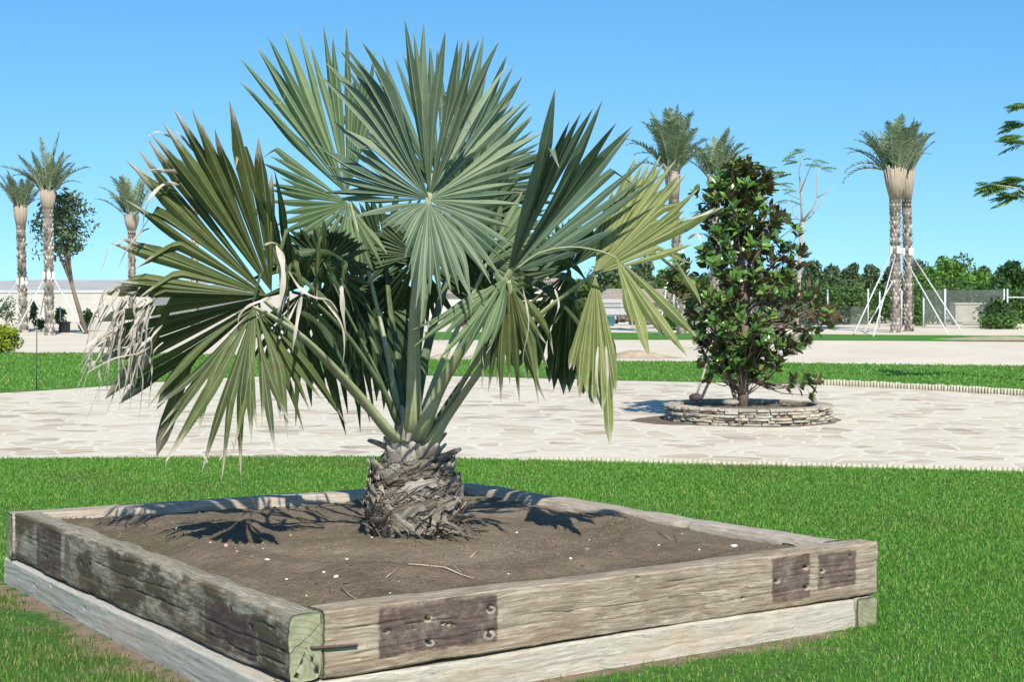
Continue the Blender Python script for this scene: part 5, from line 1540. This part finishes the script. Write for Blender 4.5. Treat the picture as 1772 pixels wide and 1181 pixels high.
date_palm(338, 565, 336, 350, 72, .16, [], 'date palm almost hidden behind the left fronds, only its crown top showing', .6, .3, 4, 18, None, [], up=.8)
date_palm(1180, 565, 1166, 345, 60, .17, [(math.pi, .9, 2, .95), (math.pi, .5, 2, .9), (2.6, .2, 1, 1.1), (.3, .05, 3, 1.25), (.5, .0, 3, 1.1)], 'date palm showing above the yellow frond, left of the magnolia', 1.15, .30, 5, 30, 437, [(1164, 440, 1140, 575, 58), (1176, 440, 1225, 560, 60)], up=.95)
date_palm(1236, 565, 1237, 340, 63, .16, [(math.pi, .4, 1, 1.0), (0, .5, 0, .8)], 'shorter date palm rising just behind the top of the magnolia', .75, .30, 6, 24, 440, [], up=.78)
date_palm(948, 560, 944, 478, 70, .17, [], 'low date palm seen between the hanging fronds, in front of the far houses', .6, .3, 7, 16, None, [], up=.6)
date_palm(1550, 573, 1549, 345, 62, .19, [(math.pi, 1.15, 2, 1.15), (math.pi, .95, 2, 1.1), (3.0, .55, 1, 1.0), (.6, .3, 0, .9), (1.2, .1, 3, 1.05)], 'front left palm of the braced pair of date palms at the right', 1.2, .46, 8, 26, 433, [(1544, 434, 1478, 578, 58), (1549, 480, 1496, 574, 60), (1550, 440, 1511, 583, None)], up=.85)
date_palm(1573, 570, 1569, 345, 64, .17, [(0, .1, 3, 1.1), (.2, .35, 0, .85)], 'rear right palm of the braced pair of date palms at the right', 1.2, .34, 9, 20, 436, [(1558, 434, 1641, 580, None), (1577, 440, 1665, 576, 60)], up=.88)

# ------------------------------------------------------------------ leafy trees and bushes
def tree(name, loc, h, trunk_h, rx, rz, nleaf, ls, mat, label, cat='tree', group=None, seed=0, lean=0, trunk_r=.08, blobs=9, bark=BARK, loose=.0, stems=1):
    rr = random.Random(seed)
    o = empty(name, loc, label, cat, group)
    if trunk_h > 0 or stems:
        mb = MB()
        T = Vector((lean, 0, max(trunk_h, h * .2)))
        mb.tube([Vector((0, 0, -.05)), T * .5 + Vector((rr.uniform(-.05, .05), 0, 0)), T], [trunk_r, trunk_r * .8, trunk_r * .6], 7)
        cs = []
        for b in range(blobs):
            a = rr.uniform(0, 6.28); q = rr.random() ** .6
            cz = trunk_h + (h - trunk_h) * (.18 + .70 * (b + .5) / blobs)
            k = math.sin(math.pi * min(1, (.22 + .72 * (b + .5) / blobs))) ** .7
            c = Vector((lean * 1.2 + math.cos(a) * q * rx * .72 * k, math.sin(a) * q * rx * .72 * k, cz))
            cs.append((c, rx * rr.uniform(.34, .62) * (.55 + .45 * k)))
            mb.tube([T * rr.uniform(.6, 1), T.lerp(c, .5) + Vector((0, 0, .1)), c], [trunk_r * .45, trunk_r * .3, trunk_r * .12], 5)
        t = mb.build('trunk', bark, o, True)
    vs = []; fs = []; rn = []
    for k in range(nleaf):
        c, r = cs[rr.randrange(len(cs))]
        d = Vector((rr.gauss(0, 1), rr.gauss(0, 1), rr.gauss(0, 1))).normalized()
        q = rr.random() ** .35 * (1 + loose * rr.random())
        p = c + Vector((d.x, d.y, d.z * rz)) * r * q
        if p.z < .03: p.z = rr.uniform(.03, .3)
        a = Vector((rr.gauss(0, 1), rr.gauss(0, 1), rr.gauss(0, 1))).normalized(); a = (a + d * .5).normalized()
        u_ = a.orthogonal().normalized(); v_ = a.cross(u_)
        s_ = ls * rr.uniform(.6, 1.4); th = rr.uniform(0, 6.28)
        e1 = (u_ * math.cos(th) + v_ * math.sin(th)) * s_; e2 = (v_ * math.cos(th) - u_ * math.sin(th)) * s_ * .45
        b0 = len(vs)
        vs += [p - e1, p + e2, p + e1, p - e2]
        fs.append((b0, b0 + 1, b0 + 2, b0 + 3)); rn += [rr.random()] * 4
    me_o = npmesh('crown', np.array([tuple(v) for v in vs]), [np.array(fs)], mat, o, False, {'rnd': ('POINT', rn)})
    return o
F_GREY = m_foliage('foliage_grey_green', (0.05, 0.085, 0.045), (0.095, 0.14, 0.07), (0.15, 0.20, 0.10))
F_MID = m_foliage('foliage_green', (0.035, 0.08, 0.02), (0.075, 0.15, 0.035), (0.13, 0.22, 0.05))
F_BRT = m_foliage('foliage_bright', (0.05, 0.12, 0.02), (0.11, 0.24, 0.035), (0.20, 0.33, 0.06))
F_DRK = m_foliage('foliage_dark', (0.02, 0.05, 0.015), (0.04, 0.09, 0.025), (0.08, 0.15, 0.035))
F_YEL = m_foliage('foliage_yellow_green', (0.08, 0.14, 0.015), (0.20, 0.28, 0.02), (0.42, 0.42, 0.03))
F_PUR = m_foliage('foliage_purple', (0.05, 0.08, 0.03), (0.12, 0.10, 0.06), (0.35, 0.10, 0.25))
def tr(name, x, ybase, ytop, wpx, d, mat, label, **kw):
    p = at(x, ybase, d); p.z = 0
    h = at(x, ytop, d).z; rx = wpx / 2 * d / F_PX
    return tree(name, p, h, kw.pop('trunk_h', h * .15), rx, kw.pop('rz', 1.0), kw.pop('n', 1500), kw.pop('ls', .12), mat, label, seed=int(x + d), **kw)
# small tree at the left
tr('leafy_tree', 150, 575, 325, 110, 60, F_GREY, 'small sparse grey green tree with a thin leaning trunk, right of the left date palms', trunk_h=2.6, n=1900, ls=.10, lean=-.75, trunk_r=.10, blobs=16, loose=.5)
tr('round_shrub', 8, 612, 566, 84, 41, F_YEL, 'clipped yellow green shrub at the left edge of the far lawn', n=2600, ls=.045, trunk_h=.05, rz=.8, blobs=14, trunk_r=.03)
for i, (x, yt, w_, dd, m, lb) in enumerate([
    (12, 515, 46, 66, F_GREY, 'thin grey green sapling behind the yellow green shrub'),
    (58, 520, 22, 66, F_GREY, 'scraggly low bush between the two left date palms'),
    (72, 560, 30, 64, F_DRK, 'low dark bush at the foot of the second date palm'),
    (103, 533, 26, 64, F_MID, 'small leafy sapling just right of the second date palm'),
    (150, 540, 34, 64, F_MID, 'small bush at the foot of the leaning leafy tree'),
    (143, 565, 20, 62, F_DRK, 'very low bush beside the leaning leafy tree')]):
    tr('bush', x, 572, yt, w_, dd, m, lb, n=420, ls=.07, trunk_h=.25, blobs=6, trunk_r=.02, loose=.6)
# tree line at the right and middle
TL = [
 (1060, 468, 110, 112, F_GREY, 'grey green tree above the beige roofed hut'), (1112, 449, 62, 100, F_GREY, 'tall feathery grey tree right behind the beige roofed hut'),
 (1085, 492, 70, 95, F_MID, 'round green tree at the left end of the hut roof'), (1150, 470, 70, 118, F_MID, 'green tree between the hut and the magnolia'),
 (1010, 488, 60, 110, F_MID, 'green tree seen between the hanging fronds, right of the pale house'), (780, 488, 50, 110, F_MID, 'small green tree showing between the petioles of the fan palm'), (880, 500, 70, 112, F_MID, 'green tree hidden mostly by the lower right fronds'),
 (1195, 480, 70, 118, F_MID, 'green tree half hidden by the left side of the magnolia'),
 (1400, 452, 60, 125, F_GREY, 'grey green tree right beside the magnolia top in the tree line'), (1440, 462, 60, 120, F_GREY, 'grey green tree between the magnolia and the braced date palms'),
 (1475, 451, 44, 120, F_GREY, 'narrow grey green tree left of the braced date palms'), (1505, 454, 46, 122, F_GREY, 'upright grey green tree close left of the braced date palms'),
 (1540, 458, 50, 122, F_GREY, 'grey green tree directly behind the braced date palms'), (1590, 452, 60, 118, F_GREY, 'grey green tree just right of the braced date palms'),
 (1640, 446, 95, 112, F_BRT, 'broad bright green tree forming the top of the right tree line'), (1608, 466, 60, 105, F_BRT, 'bright green tree left below the broad bright one'),
 (1690, 470, 70, 108, F_BRT, 'bright green tree right of the broad bright one'), (1705, 458, 40, 125, F_GREY, 'thin grey tree behind the right tree line'),
 (1745, 455, 75, 100, F_DRK, 'dark green tree near the right edge of the view'), (1790, 458, 70, 104, F_DRK, 'dark green tree cut off by the right edge of the view'),
 (1725, 480, 60, 98, F_DRK, 'lower dark green tree left of the one at the right edge'),
 (1360, 470, 80, 118, F_MID, 'green tree hidden behind the right half of the magnolia'), (1280, 470, 90, 120, F_MID, 'green tree hidden behind the middle of the magnolia')]
for (x, yt, w_, dd, m, lb) in TL:
    tr('tree', x, 560, yt, w_, dd, m, lb, n=2800, ls=.17, trunk_h=.4, blobs=12, trunk_r=.09, rz=1.1, loose=.25)
BL = [
 (1385, 500, 60, 78, F_MID, 'loose green bush beside the right edge of the magnolia'), (1425, 497, 56, 76, F_MID, 'olive green bush left of the fence posts'), (1470, 505, 70, 78, F_MID, 'green bush behind the left props'),
 (1515, 508, 56, 80, F_MID, 'green bush close behind the left palm of the pair'), (1600, 498, 60, 78, F_MID, 'tall green bush right behind the date palm pair'), (1575, 520, 50, 74, F_MID, 'small green bush between the trunks of the date palm pair'),
 (1650, 500, 80, 84, F_DRK, 'dark bush behind the netting, left of the pale block'), (1700, 505, 60, 84, F_DRK, 'dark bush behind the netting near the gate'),
 (1720, 522, 46, 70, F_DRK, 'dark bush standing right of the pale block'), (1760, 512, 60, 80, F_MID, 'grey green bush behind the gate at the right edge'),
 (1345, 515, 70, 76, F_MID, 'green bush hidden behind the lower right of the magnolia'), (1180, 525, 60, 80, F_MID, 'green bush left behind the magnolia'), (1165, 560, 30, 66, F_DRK, 'very low bush at the left foot of the magnolia'),
 (860, 530, 50, 78, F_PUR, 'low purple flowering bush behind the fan palm petioles'), (820, 545, 40, 72, F_PUR, 'smaller purple flowering bush left of the other one'), (985, 540, 50, 76, F_MID, 'low green bush behind the right hanging fronds'),
 (1730, 585 - 28, 40, 68, F_MID, 'low bush near the foot of the gate')]
for (x, yt, w_, dd, m, lb) in BL:
    tr('bush', x, 566, yt, w_ * 1.45, dd, m, lb, n=2000, ls=.10, trunk_h=.15, blobs=16, trunk_r=.03, loose=.5)

# ------------------------------------------------------------------ thin feathery tree behind the magnolia and branch from the right
F_FEA = m_foliage('foliage_feathery', (0.08, 0.15, 0.04), (0.14, 0.24, 0.07), (0.22, 0.33, 0.11), .3)
BARK2 = simple('pale_bark', (0.30, 0.25, 0.20), (0.48, 0.42, 0.35), 10, .9)
def feather(mb, p, d, L, rr, n=11, wid=.5):
    """twice divided leaf: a drooping stalk with side leaflets"""
    side = d.cross(Vector((0, 0, 1)))
    if side.length < .1: side = Vector((1, 0, 0))
    side.normalize()
    for i in range(n):
        t = (i + 1) / n; q = p + d * L * t - Vector((0, 0, 1)) * L * .35 * t * t
        for sd in (-1, 1):
            e = (side * sd + d * .55 - Vector((0, 0, .35 + .3 * rr.random()))).normalized()
            ll = L * wid * math.sin(math.pi * (.15 + .8 * t)) * rr.uniform(.8, 1.1); wv = d.normalized() * L * .035
            m = q + e * ll * .5
            mb.add([q, m - wv, q + e * ll, m + wv], [(0, 1, 2, 3)], None, rr.random())
def feather_tree(name, loc, label, branches, leaves, d, L, r0):
    rr = random.Random(int(d * 7)); o = empty(name, loc, label, 'tree')
    inv = Matrix.Translation(o.location).inverted()
    mb = MB()
    for pts, ra, rb in branches:
        P = [at(x, y, d + dz) for x, y, dz in pts]; mb.tube(P, [ra + (rb - ra) * i / (len(P) - 1) for i in range(len(P))], 6)
    t = mb.build('trunk', BARK2, None, True); t.parent = o; t.matrix_parent_inverse = inv
    mb = MB()
    for (x, y, k, spread) in leaves:
        p = at(x, y, d + rr.uniform(-.3, .3))
        for i in range(k):
            a = rr.uniform(0, 6.28) if spread is None else spread + rr.uniform(-.5, .5)
            feather(mb, p, Vector((math.cos(a), math.sin(a), rr.uniform(-.1, .5))).normalized(), L * rr.uniform(.7, 1.15), rr)
    c = mb.build('crown', F_FEA, None, False); c.parent = o; c.matrix_parent_inverse = inv
    return o
dj = 40
feather_tree('feathery_tree', (at(1378, 600, dj).x, dj, 0), 'thin young tree with bare forking branches and feathery leaves, behind the magnolia',
    [([(1376, 616, 0), (1379, 540, 0), (1383, 470, 0), (1388, 384, 0)], .07, .05),
     ([(1388, 384, 0), (1386, 335, .1), (1383, 295, .1), (1391, 262, .1)], .035, .012), ([(1384, 335, .1), (1398, 300, 0), (1408, 275, 0)], .02, .008),
     ([(1388, 384, 0), (1406, 362, -.2), (1414, 342, -.2), (1413, 305, -.2), (1420, 290, -.2)], .03, .01), ([(1414, 342, -.2), (1432, 332, -.3), (1447, 318, -.3)], .018, .006),
     ([(1388, 386, 0), (1404, 374, .2), (1418, 355, .2), (1432, 342, .2)], .022, .006), ([(1388, 384, 0), (1374, 372, .2), (1371, 360, .2), (1386, 350, .1)], .02, .006),
     ([(1380, 400, -.1), (1352, 372, -.3), (1325, 345, -.4), (1312, 330, -.4)], .035, .012), ([(1352, 372, -.3), (1366, 352, -.3), (1362, 340, -.3)], .012, .005), ([(1384, 345, 0), (1362, 335, 0), (1352, 318, 0)], .014, .005), ([(1325, 345, -.4), (1318, 310, -.4), (1300, 290, -.4)], .015, .006)],
    [(1391, 262, 3, None), (1383, 280, 3, math.pi), (1378, 270, 2, math.pi), (1372, 300, 3, math.pi), (1360, 300, 2, math.pi), (1392, 285, 2, 0), (1408, 275, 3, None), (1420, 290, 3, 0), (1352, 318, 3, math.pi), (1345, 318, 2, 0), (1362, 345, 4, None), (1322, 292, 3, None), (1300, 288, 3, None), (1345, 365, 2, None), (1330, 300, 3, 0), (1380, 330, 2, None)], dj, .42, .05)
dk = 27.0
feather_tree('feathery_tree', (at(1840, 640, dk).x, dk, 0), 'green feathery branches reaching in from a tree beyond the right edge',
    [([(1850, 668, 0), (1846, 600, 0), (1840, 420, 0), (1835, 200, 0)], .10, .05), ([(1838, 400, 0), (1800, 350, -.3), (1760, 325, -.4), (1725, 320, -.5)], .02, .006), ([(1836, 260, 0), (1800, 245, -.2), (1765, 235, -.3)], .02, .006), ([(1836, 200, 0), (1810, 185, -.2), (1780, 180, -.2)], .02, .006)],
    [(1775, 310, 11, math.pi), (1760, 318, 11, math.pi), (1745, 325, 11, math.pi), (1730, 322, 9, math.pi), (1765, 340, 11, math.pi), (1785, 325, 9, None), (1750, 335, 7, None), (1772, 235, 9, math.pi), (1780, 215, 9, math.pi), (1778, 245, 8, math.pi), (1785, 182, 8, math.pi)], dk, .46, .05)

# ------------------------------------------------------------------ houses, greenhouse, fence
def m_roof():
    s = NT('tiled_roof'); v = s.coord()
    wv = s.n('ShaderNodeTexWave', i_Vector=v, i_Scale=3.2, i_Distortion=.4, bands_direction='X').outputs['Fac']
    n = s.noise(v, 2.2, 5, .7)
    b = s.ramp(n, [(.3, (0.34, 0.27, 0.20)), (.7, (0.50, 0.42, 0.33))])
    b = s.mix(s.ramp(wv, [(.1, .5), (.4, 0)]), b, (0.22, 0.17, 0.13))
    s.bump(wv, .6, .05)
    return s.col(b, .9, .1)
M_ROOF = m_roof()
M_PLA = simple('pale_plaster', (0.44, 0.43, 0.40), (0.56, 0.54, 0.50), 2, .9)
M_PLB = simple('cream_plaster', (0.60, 0.53, 0.41), (0.70, 0.62, 0.50), 2, .9)
M_GLS = simple('dark_window', (0.05, 0.05, 0.08), (0.09, 0.08, 0.12), 3, .2, .5, 0)
M_WHT = simple('white_paint', (0.40, 0.41, 0.41), (0.52, 0.52, 0.51), 4, .6)
def house(x0, x1, ybase_d, yeave, yridge, label, wallm, depth=5, windows=(), posts=(), seed=0):
    d = ybase_d; A = at(x0, 560, d); B = at(x1, 560, d); W = B.x - A.x
    o = empty('house', (A.x, d, 0), label, 'house')
    he = at(x0, yeave, d).z; hr = at(x0, yridge, d + depth / 2).z
    mb = MB(); mb.box(0, 0, 0, W, depth, he - .02); mb.build('wall', wallm, o)
    mb = MB(); e = .35
    mb.add([(-e, -e, he), (W + e, -e, he), (W + e, depth + e, he), (-e, depth + e, he), (W * .12, depth / 2, hr), (W * .94, depth / 2, hr),
            (-e, -e, he - .12), (W + e, -e, he - .12), (W + e, depth + e, he - .12), (-e, depth + e, he - .12)],
           [(0, 1, 5, 4), (1, 2, 5), (2, 3, 4, 5), (3, 0, 4), (6, 7, 1, 0), (7, 8, 2, 1), (8, 9, 3, 2), (9, 6, 0, 3), (9, 8, 7, 6)])
    mb.build('roof', M_ROOF, o)
    for (wx0, wx1, wy0, wy1) in windows:
        a = (wx0 - x0) / (x1 - x0) * W; b = (wx1 - x0) / (x1 - x0) * W; z1 = at(x0, wy0, d).z; z0 = at(x0, wy1, d).z
        mb = MB(); g = .05
        mb.box(a - g, -.05, z0 - g, b + g, -.005, z0); mb.box(a - g, -.05, z1, b + g, -.005, z1 + g); mb.box(a - g, -.05, z0, a, -.005, z1); mb.box(b, -.05, z0, b + g, -.005, z1); mb.box((a + b) / 2 - .02, -.045, z0, (a + b) / 2 + .02, -.006, z1)
        w_ = mb.build('window', M_WHT, o)
        mb = MB(); mb.box(a, -.02, z0, b, -.003, z1); mb.build('pane', M_GLS, w_)
    for x in posts:
        a = (x - x0) / (x1 - x0) * W; mb = MB(); mb.box(a - .06, -.34, 0, a + .06, -.22, he - .13); mb.build('post', M_WHT, o)
    return o
house(1042, 1166, 86, 520, 500, 'low beige roofed hut seen between the yellow fronds and the magnolia', M_PLA, 6, [(1066, 1078, 524, 533)], (1075, 1084))
house(905, 975, 98, 484, 464, 'pale tile roofed house behind the right hand fronds', M_PLB, 6, [(925, 935, 492, 502), (950, 958, 492, 502)])
house(735, 800, 96, 505, 495, 'low pale house glimpsed between the fan palm petioles', M_PLA, 5, [(760, 772, 510, 520)])
# stacked pale boards in front of the hut
mb = MB(); rr = random.Random(8)
for k in range(9):
    z = .25 + k * .10
    mb.box(rr.uniform(-.25, .1), rr.uniform(-.05, .05), z, 2.0 + rr.uniform(-.3, .2), .8, z + .075)
mb.box(-.1, .05, 0, .1, .7, .25); mb.box(1.6, .05, 0, 1.8, .7, .25)
tag(mb.build('board_stack', M_WHT, None, False, at(1043, 556, 84)), 'stack of pale boards beside the hut wall, below its window', 'boards')
bp = at(1057, 572, 74)
mb = MB(); mb.tube([(0, 0, 0), (0, 0, .35), (0, 0, .42)], [.15, .18, .19], 14); mb.tube([(0, 0, .42), (0, 0, .45)], [.20, .16], 14)
tag(mb.build('bin', simple('teal_plastic', (0.03, .12, .15), (.05, .17, .20), 5, .4), None, False, (bp.x, bp.y, 0)), 'teal plastic drum in front of the stacked boards', 'drum')
mb = MB(); rr = random.Random(3)
for k in range(16):
    Mx = Matrix.Translation((rr.uniform(-.9, .9), rr.uniform(-.3, .3), rr.uniform(.08, .4))) @ Matrix.Rotation(rr.uniform(0, 3), 4, 'Z') @ Matrix.Rotation(rr.uniform(-.4, .4), 4, 'X')
    mb.box(-.3, -.12, -.07, .3, .12, .07, rr.random(), Mx)
bp = at(1092, 572, 76)
tag(mb.build('rubble_pile', simple('dark_rubble', (.05, .045, .04), (.20, .17, .14), 6, .9), None, False, (bp.x, bp.y, 0)), 'dark heap of rubble on the sand in front of the hut', 'rubble')
# long greenhouse on the left
def m_net():
    s = NT('greenhouse_net'); v = s.coord()
    n = s.noise(s.map(v, (.15, 1, 5)), 2.0, 5, .6)
    b = s.ramp(n, [(.3, (0.44, 0.42, 0.37)), (.7, (0.52, 0.50, 0.45))])
    w_ = s.n('ShaderNodeTexWave', i_Vector=v, i_Scale=.55, bands_direction='X').outputs['Fac']
    b = s.mix(s.ramp(w_, [(.02, .2), (.06, 0)]), b, (.34, .33, .30))
    return s.col(b, .9, .1)
gA = at(-260, 570, 88); gB = at(262, 570, 88); GW = gB.x - gA.x
gh = empty('greenhouse', (gA.x, 88, 0), 'long low net covered greenhouse filling the left background behind the date palms', 'greenhouse')
z1 = at(0, 507, 88).z
mb = MB(); n_ = 60
for k in range(n_):                      # sagging netting between the frames
    x0, x1 = GW * k / n_, GW * (k + 1) / n_
    mb.add([(x0, 0, 0), (x1, 0, 0), (x1, .06 * math.sin(k), z1 * .5), (x0, .06 * math.sin(k - 1), z1 * .5), (x1, 0, z1), (x0, 0, z1)], [(0, 1, 2, 3), (3, 2, 4, 5)])
mb.build('net_wall', m_net(), gh)
mb = MB(); mb.box(-.1, -.06, z1, GW, .10, z1 + .13); mb.build('gutter', M_WHT, gh)
mb = MB(); zr = at(0, 485, 120).z
for k in range(12):
    y0, y1 = .12 + 32 * k / 12, .12 + 32 * (k + 1) / 12
    f = lambda t: z1 + .14 + (zr - z1 - .14) * (t / 32) + .05 * abs(math.sin(t * .6))
    mb.add([(0, y0, f(y0)), (GW, y0, f(y0)), (GW, y1, f(y1)), (0, y1, f(y1))], [(0, 1, 2, 3)])
mb.build('roof', simple('plastic_roof', (0.40, 0.375, 0.325), (0.50, 0.47, 0.41), .6, .6, .3, .2, .05, (1, .2, 1)), gh)
mb = MB(); mb.add([(GW, 0, 0), (GW, 32, 0), (GW, 32, zr), (GW, 0, z1)], [(0, 1, 2, 3)]); mb.build('end_wall', m_net(), gh)
# bin and poles at the left
bp = at(112, 575, 62)
mb = MB(); mb.box(-.17, -.15, 0, .17, .15, .36); mb.box(-.2, -.18, .36, .2, .18, .41)
tag(mb.build('bin', simple('black_plastic', (.012, .012, .014), (.02, .02, .024), 5, .5), None, False, (bp.x, bp.y, 0)), 'small black bin on the sand right of the second date palm', 'bin')
pole('thin_stake', gp(63, 676), at(64, 547, gp(63, 676).y), .008, simple('dark_metal', (.05, .05, .05), (.09, .08, .07), 5, .6), 'thin dark upright stake at the left edge of the paving', 'stake')
pole('short_post', gp(162, 643), at(161, 625, gp(162, 643).y), .045, STK, 'short pale post on the far lawn below the withered left tips', 'post')
pole('irrigation_post', at(105, 572, 63), at(104, 530, 63), .025, M_WHT, 'short white post right of the second date palm', 'post')
# fence with posts, net and gate at the right
M_POST = simple('fence_steel', (0.44, 0.47, 0.46), (0.58, 0.61, 0.60), 4, .5)
def m_mesh():
    s = NT('shade_net')
    s.col((0.16, 0.18, 0.16), .9, .05)
    t = s.n('ShaderNodeBsdfTransparent'); mx = s.n('ShaderNodeMixShader'); n = s.noise(s.map(s.coord(), (.3, 1, .6)), 1.2, 3, .5)
    s.set(mx.inputs[0], s.ramp(n, [(.4, .45), (.62, .65)]))
    s.t.links.new(s.b.outputs[0], mx.inputs[1]); s.t.links.new(t.outputs[0], mx.inputs[2]); s.t.links.new(mx.outputs[0], s.out.inputs['Surface'])
    return s.m
M_MESH = m_mesh()
fd = 70
fence = empty('fence', (at(1150, 560, fd).x, fd, 0), 'tall steel post fence with dark shade netting across the right background', 'fence')
fz = at(0, 500, fd).z
def fence_local(x): return at(x, 560, fd).x - fence.location.x
posts = [(1166, 0), (1218, 0), (1300, 0), (1380, 0), (1432, 0), (1502, 0), (1522, 6), (1560, 3), (1598, 20), (1635, 0), (1737, 0), (1743, 0), (1800, 0)]
for x, dy in posts:
    mb = MB(); mb.tube([(0, 0, 0), (0, 0, (fz - (dy * .02)))], [.035 if x != 1635 else .05] * 2, 8)
    p = mb.build('post', M_POST, fence, True, (fence_local(x), 0, 0))
for (xa, xb, zt) in ((1166, 1430, .62), (1596, 1735, .97), (1432, 1502, .55)):
    mb = MB(); a, b = fence_local(xa), fence_local(xb); n_ = 14
    for k in range(n_):
        x0, x1 = a + (b - a) * k / n_, a + (b - a) * (k + 1) / n_
        mb.add([(x0, .03 + .03 * math.sin(k * 2), .12), (x1, .03 + .03 * math.sin(k * 2 + 2), .12), (x1, .03 + .03 * math.sin(k * 2 + 2), fz * zt), (x0, .03 + .03 * math.sin(k * 2), fz * zt)], [(0, 1, 2, 3)])
    mb.build('shade_net', M_MESH, fence)
mb = MB(); zg = at(0, 515, fd).z; mb.tube([(fence_local(1743), 0, zg), (fence_local(1800), 0, zg)], .03, 6); mb.build('gate_rail', M_POST, fence)
mb = MB(); mb.tube([(fence_local(1722), 0, .5), (fence_local(1737), 0, zg)], .02, 6); mb.build('brace', M_POST, fence)
bp = at(1682, 572, 76); mb = MB(); mb.box(-.92, -.5, .15, .92, .5, .98); mb.box(-.97, -.55, .98, .97, .55, 1.05); mb.box(-.85, -.4, 0, -.6, .4, .15); mb.box(.6, -.4, 0, .85, .4, .15)
tag(mb.build('storage_box', simple('beige_box', (.46, .42, .33), (.60, .56, .46), 3, .8), None, False, (bp.x, bp.y, 0)), 'beige box standing behind the fence netting at the right', 'box')
bp = at(1650, 572, 80); mb = MB(); mb.box(-.5, -.3, .2, .5, .3, .55); mb.tube([(-.4, -.3, .2), (-.4, -.3, .6), (.3, -.3, .62)], .04, 6)
tag(mb.build('trailer', simple('grey_metal', (.25, .25, .25), (.4, .4, .38), 4, .5), None, False, (bp.x, bp.y, 0)), 'small grey cart left of the beige box behind the fence', 'cart')
# low mounds of sand
def mound(x, y, w_, h, label):
    p = gp(x, y); mb = MB(); rr = random.Random(int(x)); n1, n2 = 8, 30
    vs = [(0, 0, h)]; fs = []
    ks = [rr.uniform(.8, 1.2) for _ in range(n2)]
    for i in range(1, n1 + 1):
        q = i / n1
        for j in range(n2):
            th = 2 * math.pi * j / n2; r = q * w_ * (1 + (ks[j] - 1) * q)
            vs.append((r * math.cos(th), r * math.sin(th) * .6, h * (math.cos(q * math.pi) * .5 + .5) * rr.uniform(.8, 1.1) - (.01 if i == n1 else 0)))
    for j in range(n2): fs.append((0, 1 + j, 1 + (j + 1) % n2))
    for i in range(n1 - 1):
        for j in range(n2):
            a = 1 + i * n2 + j; b = 1 + i * n2 + (j + 1) % n2; fs.append((a, a + n2, b + n2, b))
    mb.add(vs, fs)
    return tag(mb.build('sand_mound', M_MND, None, True, (p.x, p.y, 0)), label, 'mound')
M_MND = simple('brown_sand', (0.33, 0.25, 0.175), (0.48, 0.38, 0.28), 2.5, .95, .05, .8, .05)
mound(870, 620, 1.0, .26, 'brown sand mound behind the right petioles on the gravel strip')
mound(1100, 620, 1.1, .18, 'low brown sand mound below the far right fronds')
mound(1725, 588, 2.6, .10, 'long flat sand mound on the far grass strip at the right')
mound(765, 622, .5, .12, 'small grey sand mound just right of the middle petiole')

# far wood reading as one dark band behind the tree line
rg = np.random.default_rng(5); n = 38000
X = rg.uniform(-14, 58, n); top = 2.3 + .7 * fbm(X * .35, 0 * X, 0 * X, 4); top = top * np.clip((X + 17) / 16, .45, 1); Z = rg.random(n) ** .8 * np.clip(top, .8, 9) + .1; Y = rg.uniform(134, 142, n)
P0 = np.stack([X, Y, Z], 1)
e = rg.normal(size=(n, 3)); e /= np.linalg.norm(e, axis=1)[:, None]; f = rg.normal(size=(n, 3)); f = np.cross(e, f); f /= np.linalg.norm(f, axis=1)[:, None]
sz = rg.uniform(.12, .32, (n, 1))
Vw = np.stack([P0 - e * sz, P0 + f * sz * .6, P0 + e * sz, P0 - f * sz * .6], 1).reshape(-1, 3)
tag(npmesh('far_wood', Vw, [(np.arange(n) * 4)[:, None] + np.array([[0, 1, 2, 3]])], F_MID, None, False, {'rnd': ('POINT', np.repeat(rg.random(n), 4))}), 'far wood of grey green trees closing the horizon behind the tree line', 'wood', kind='stuff')
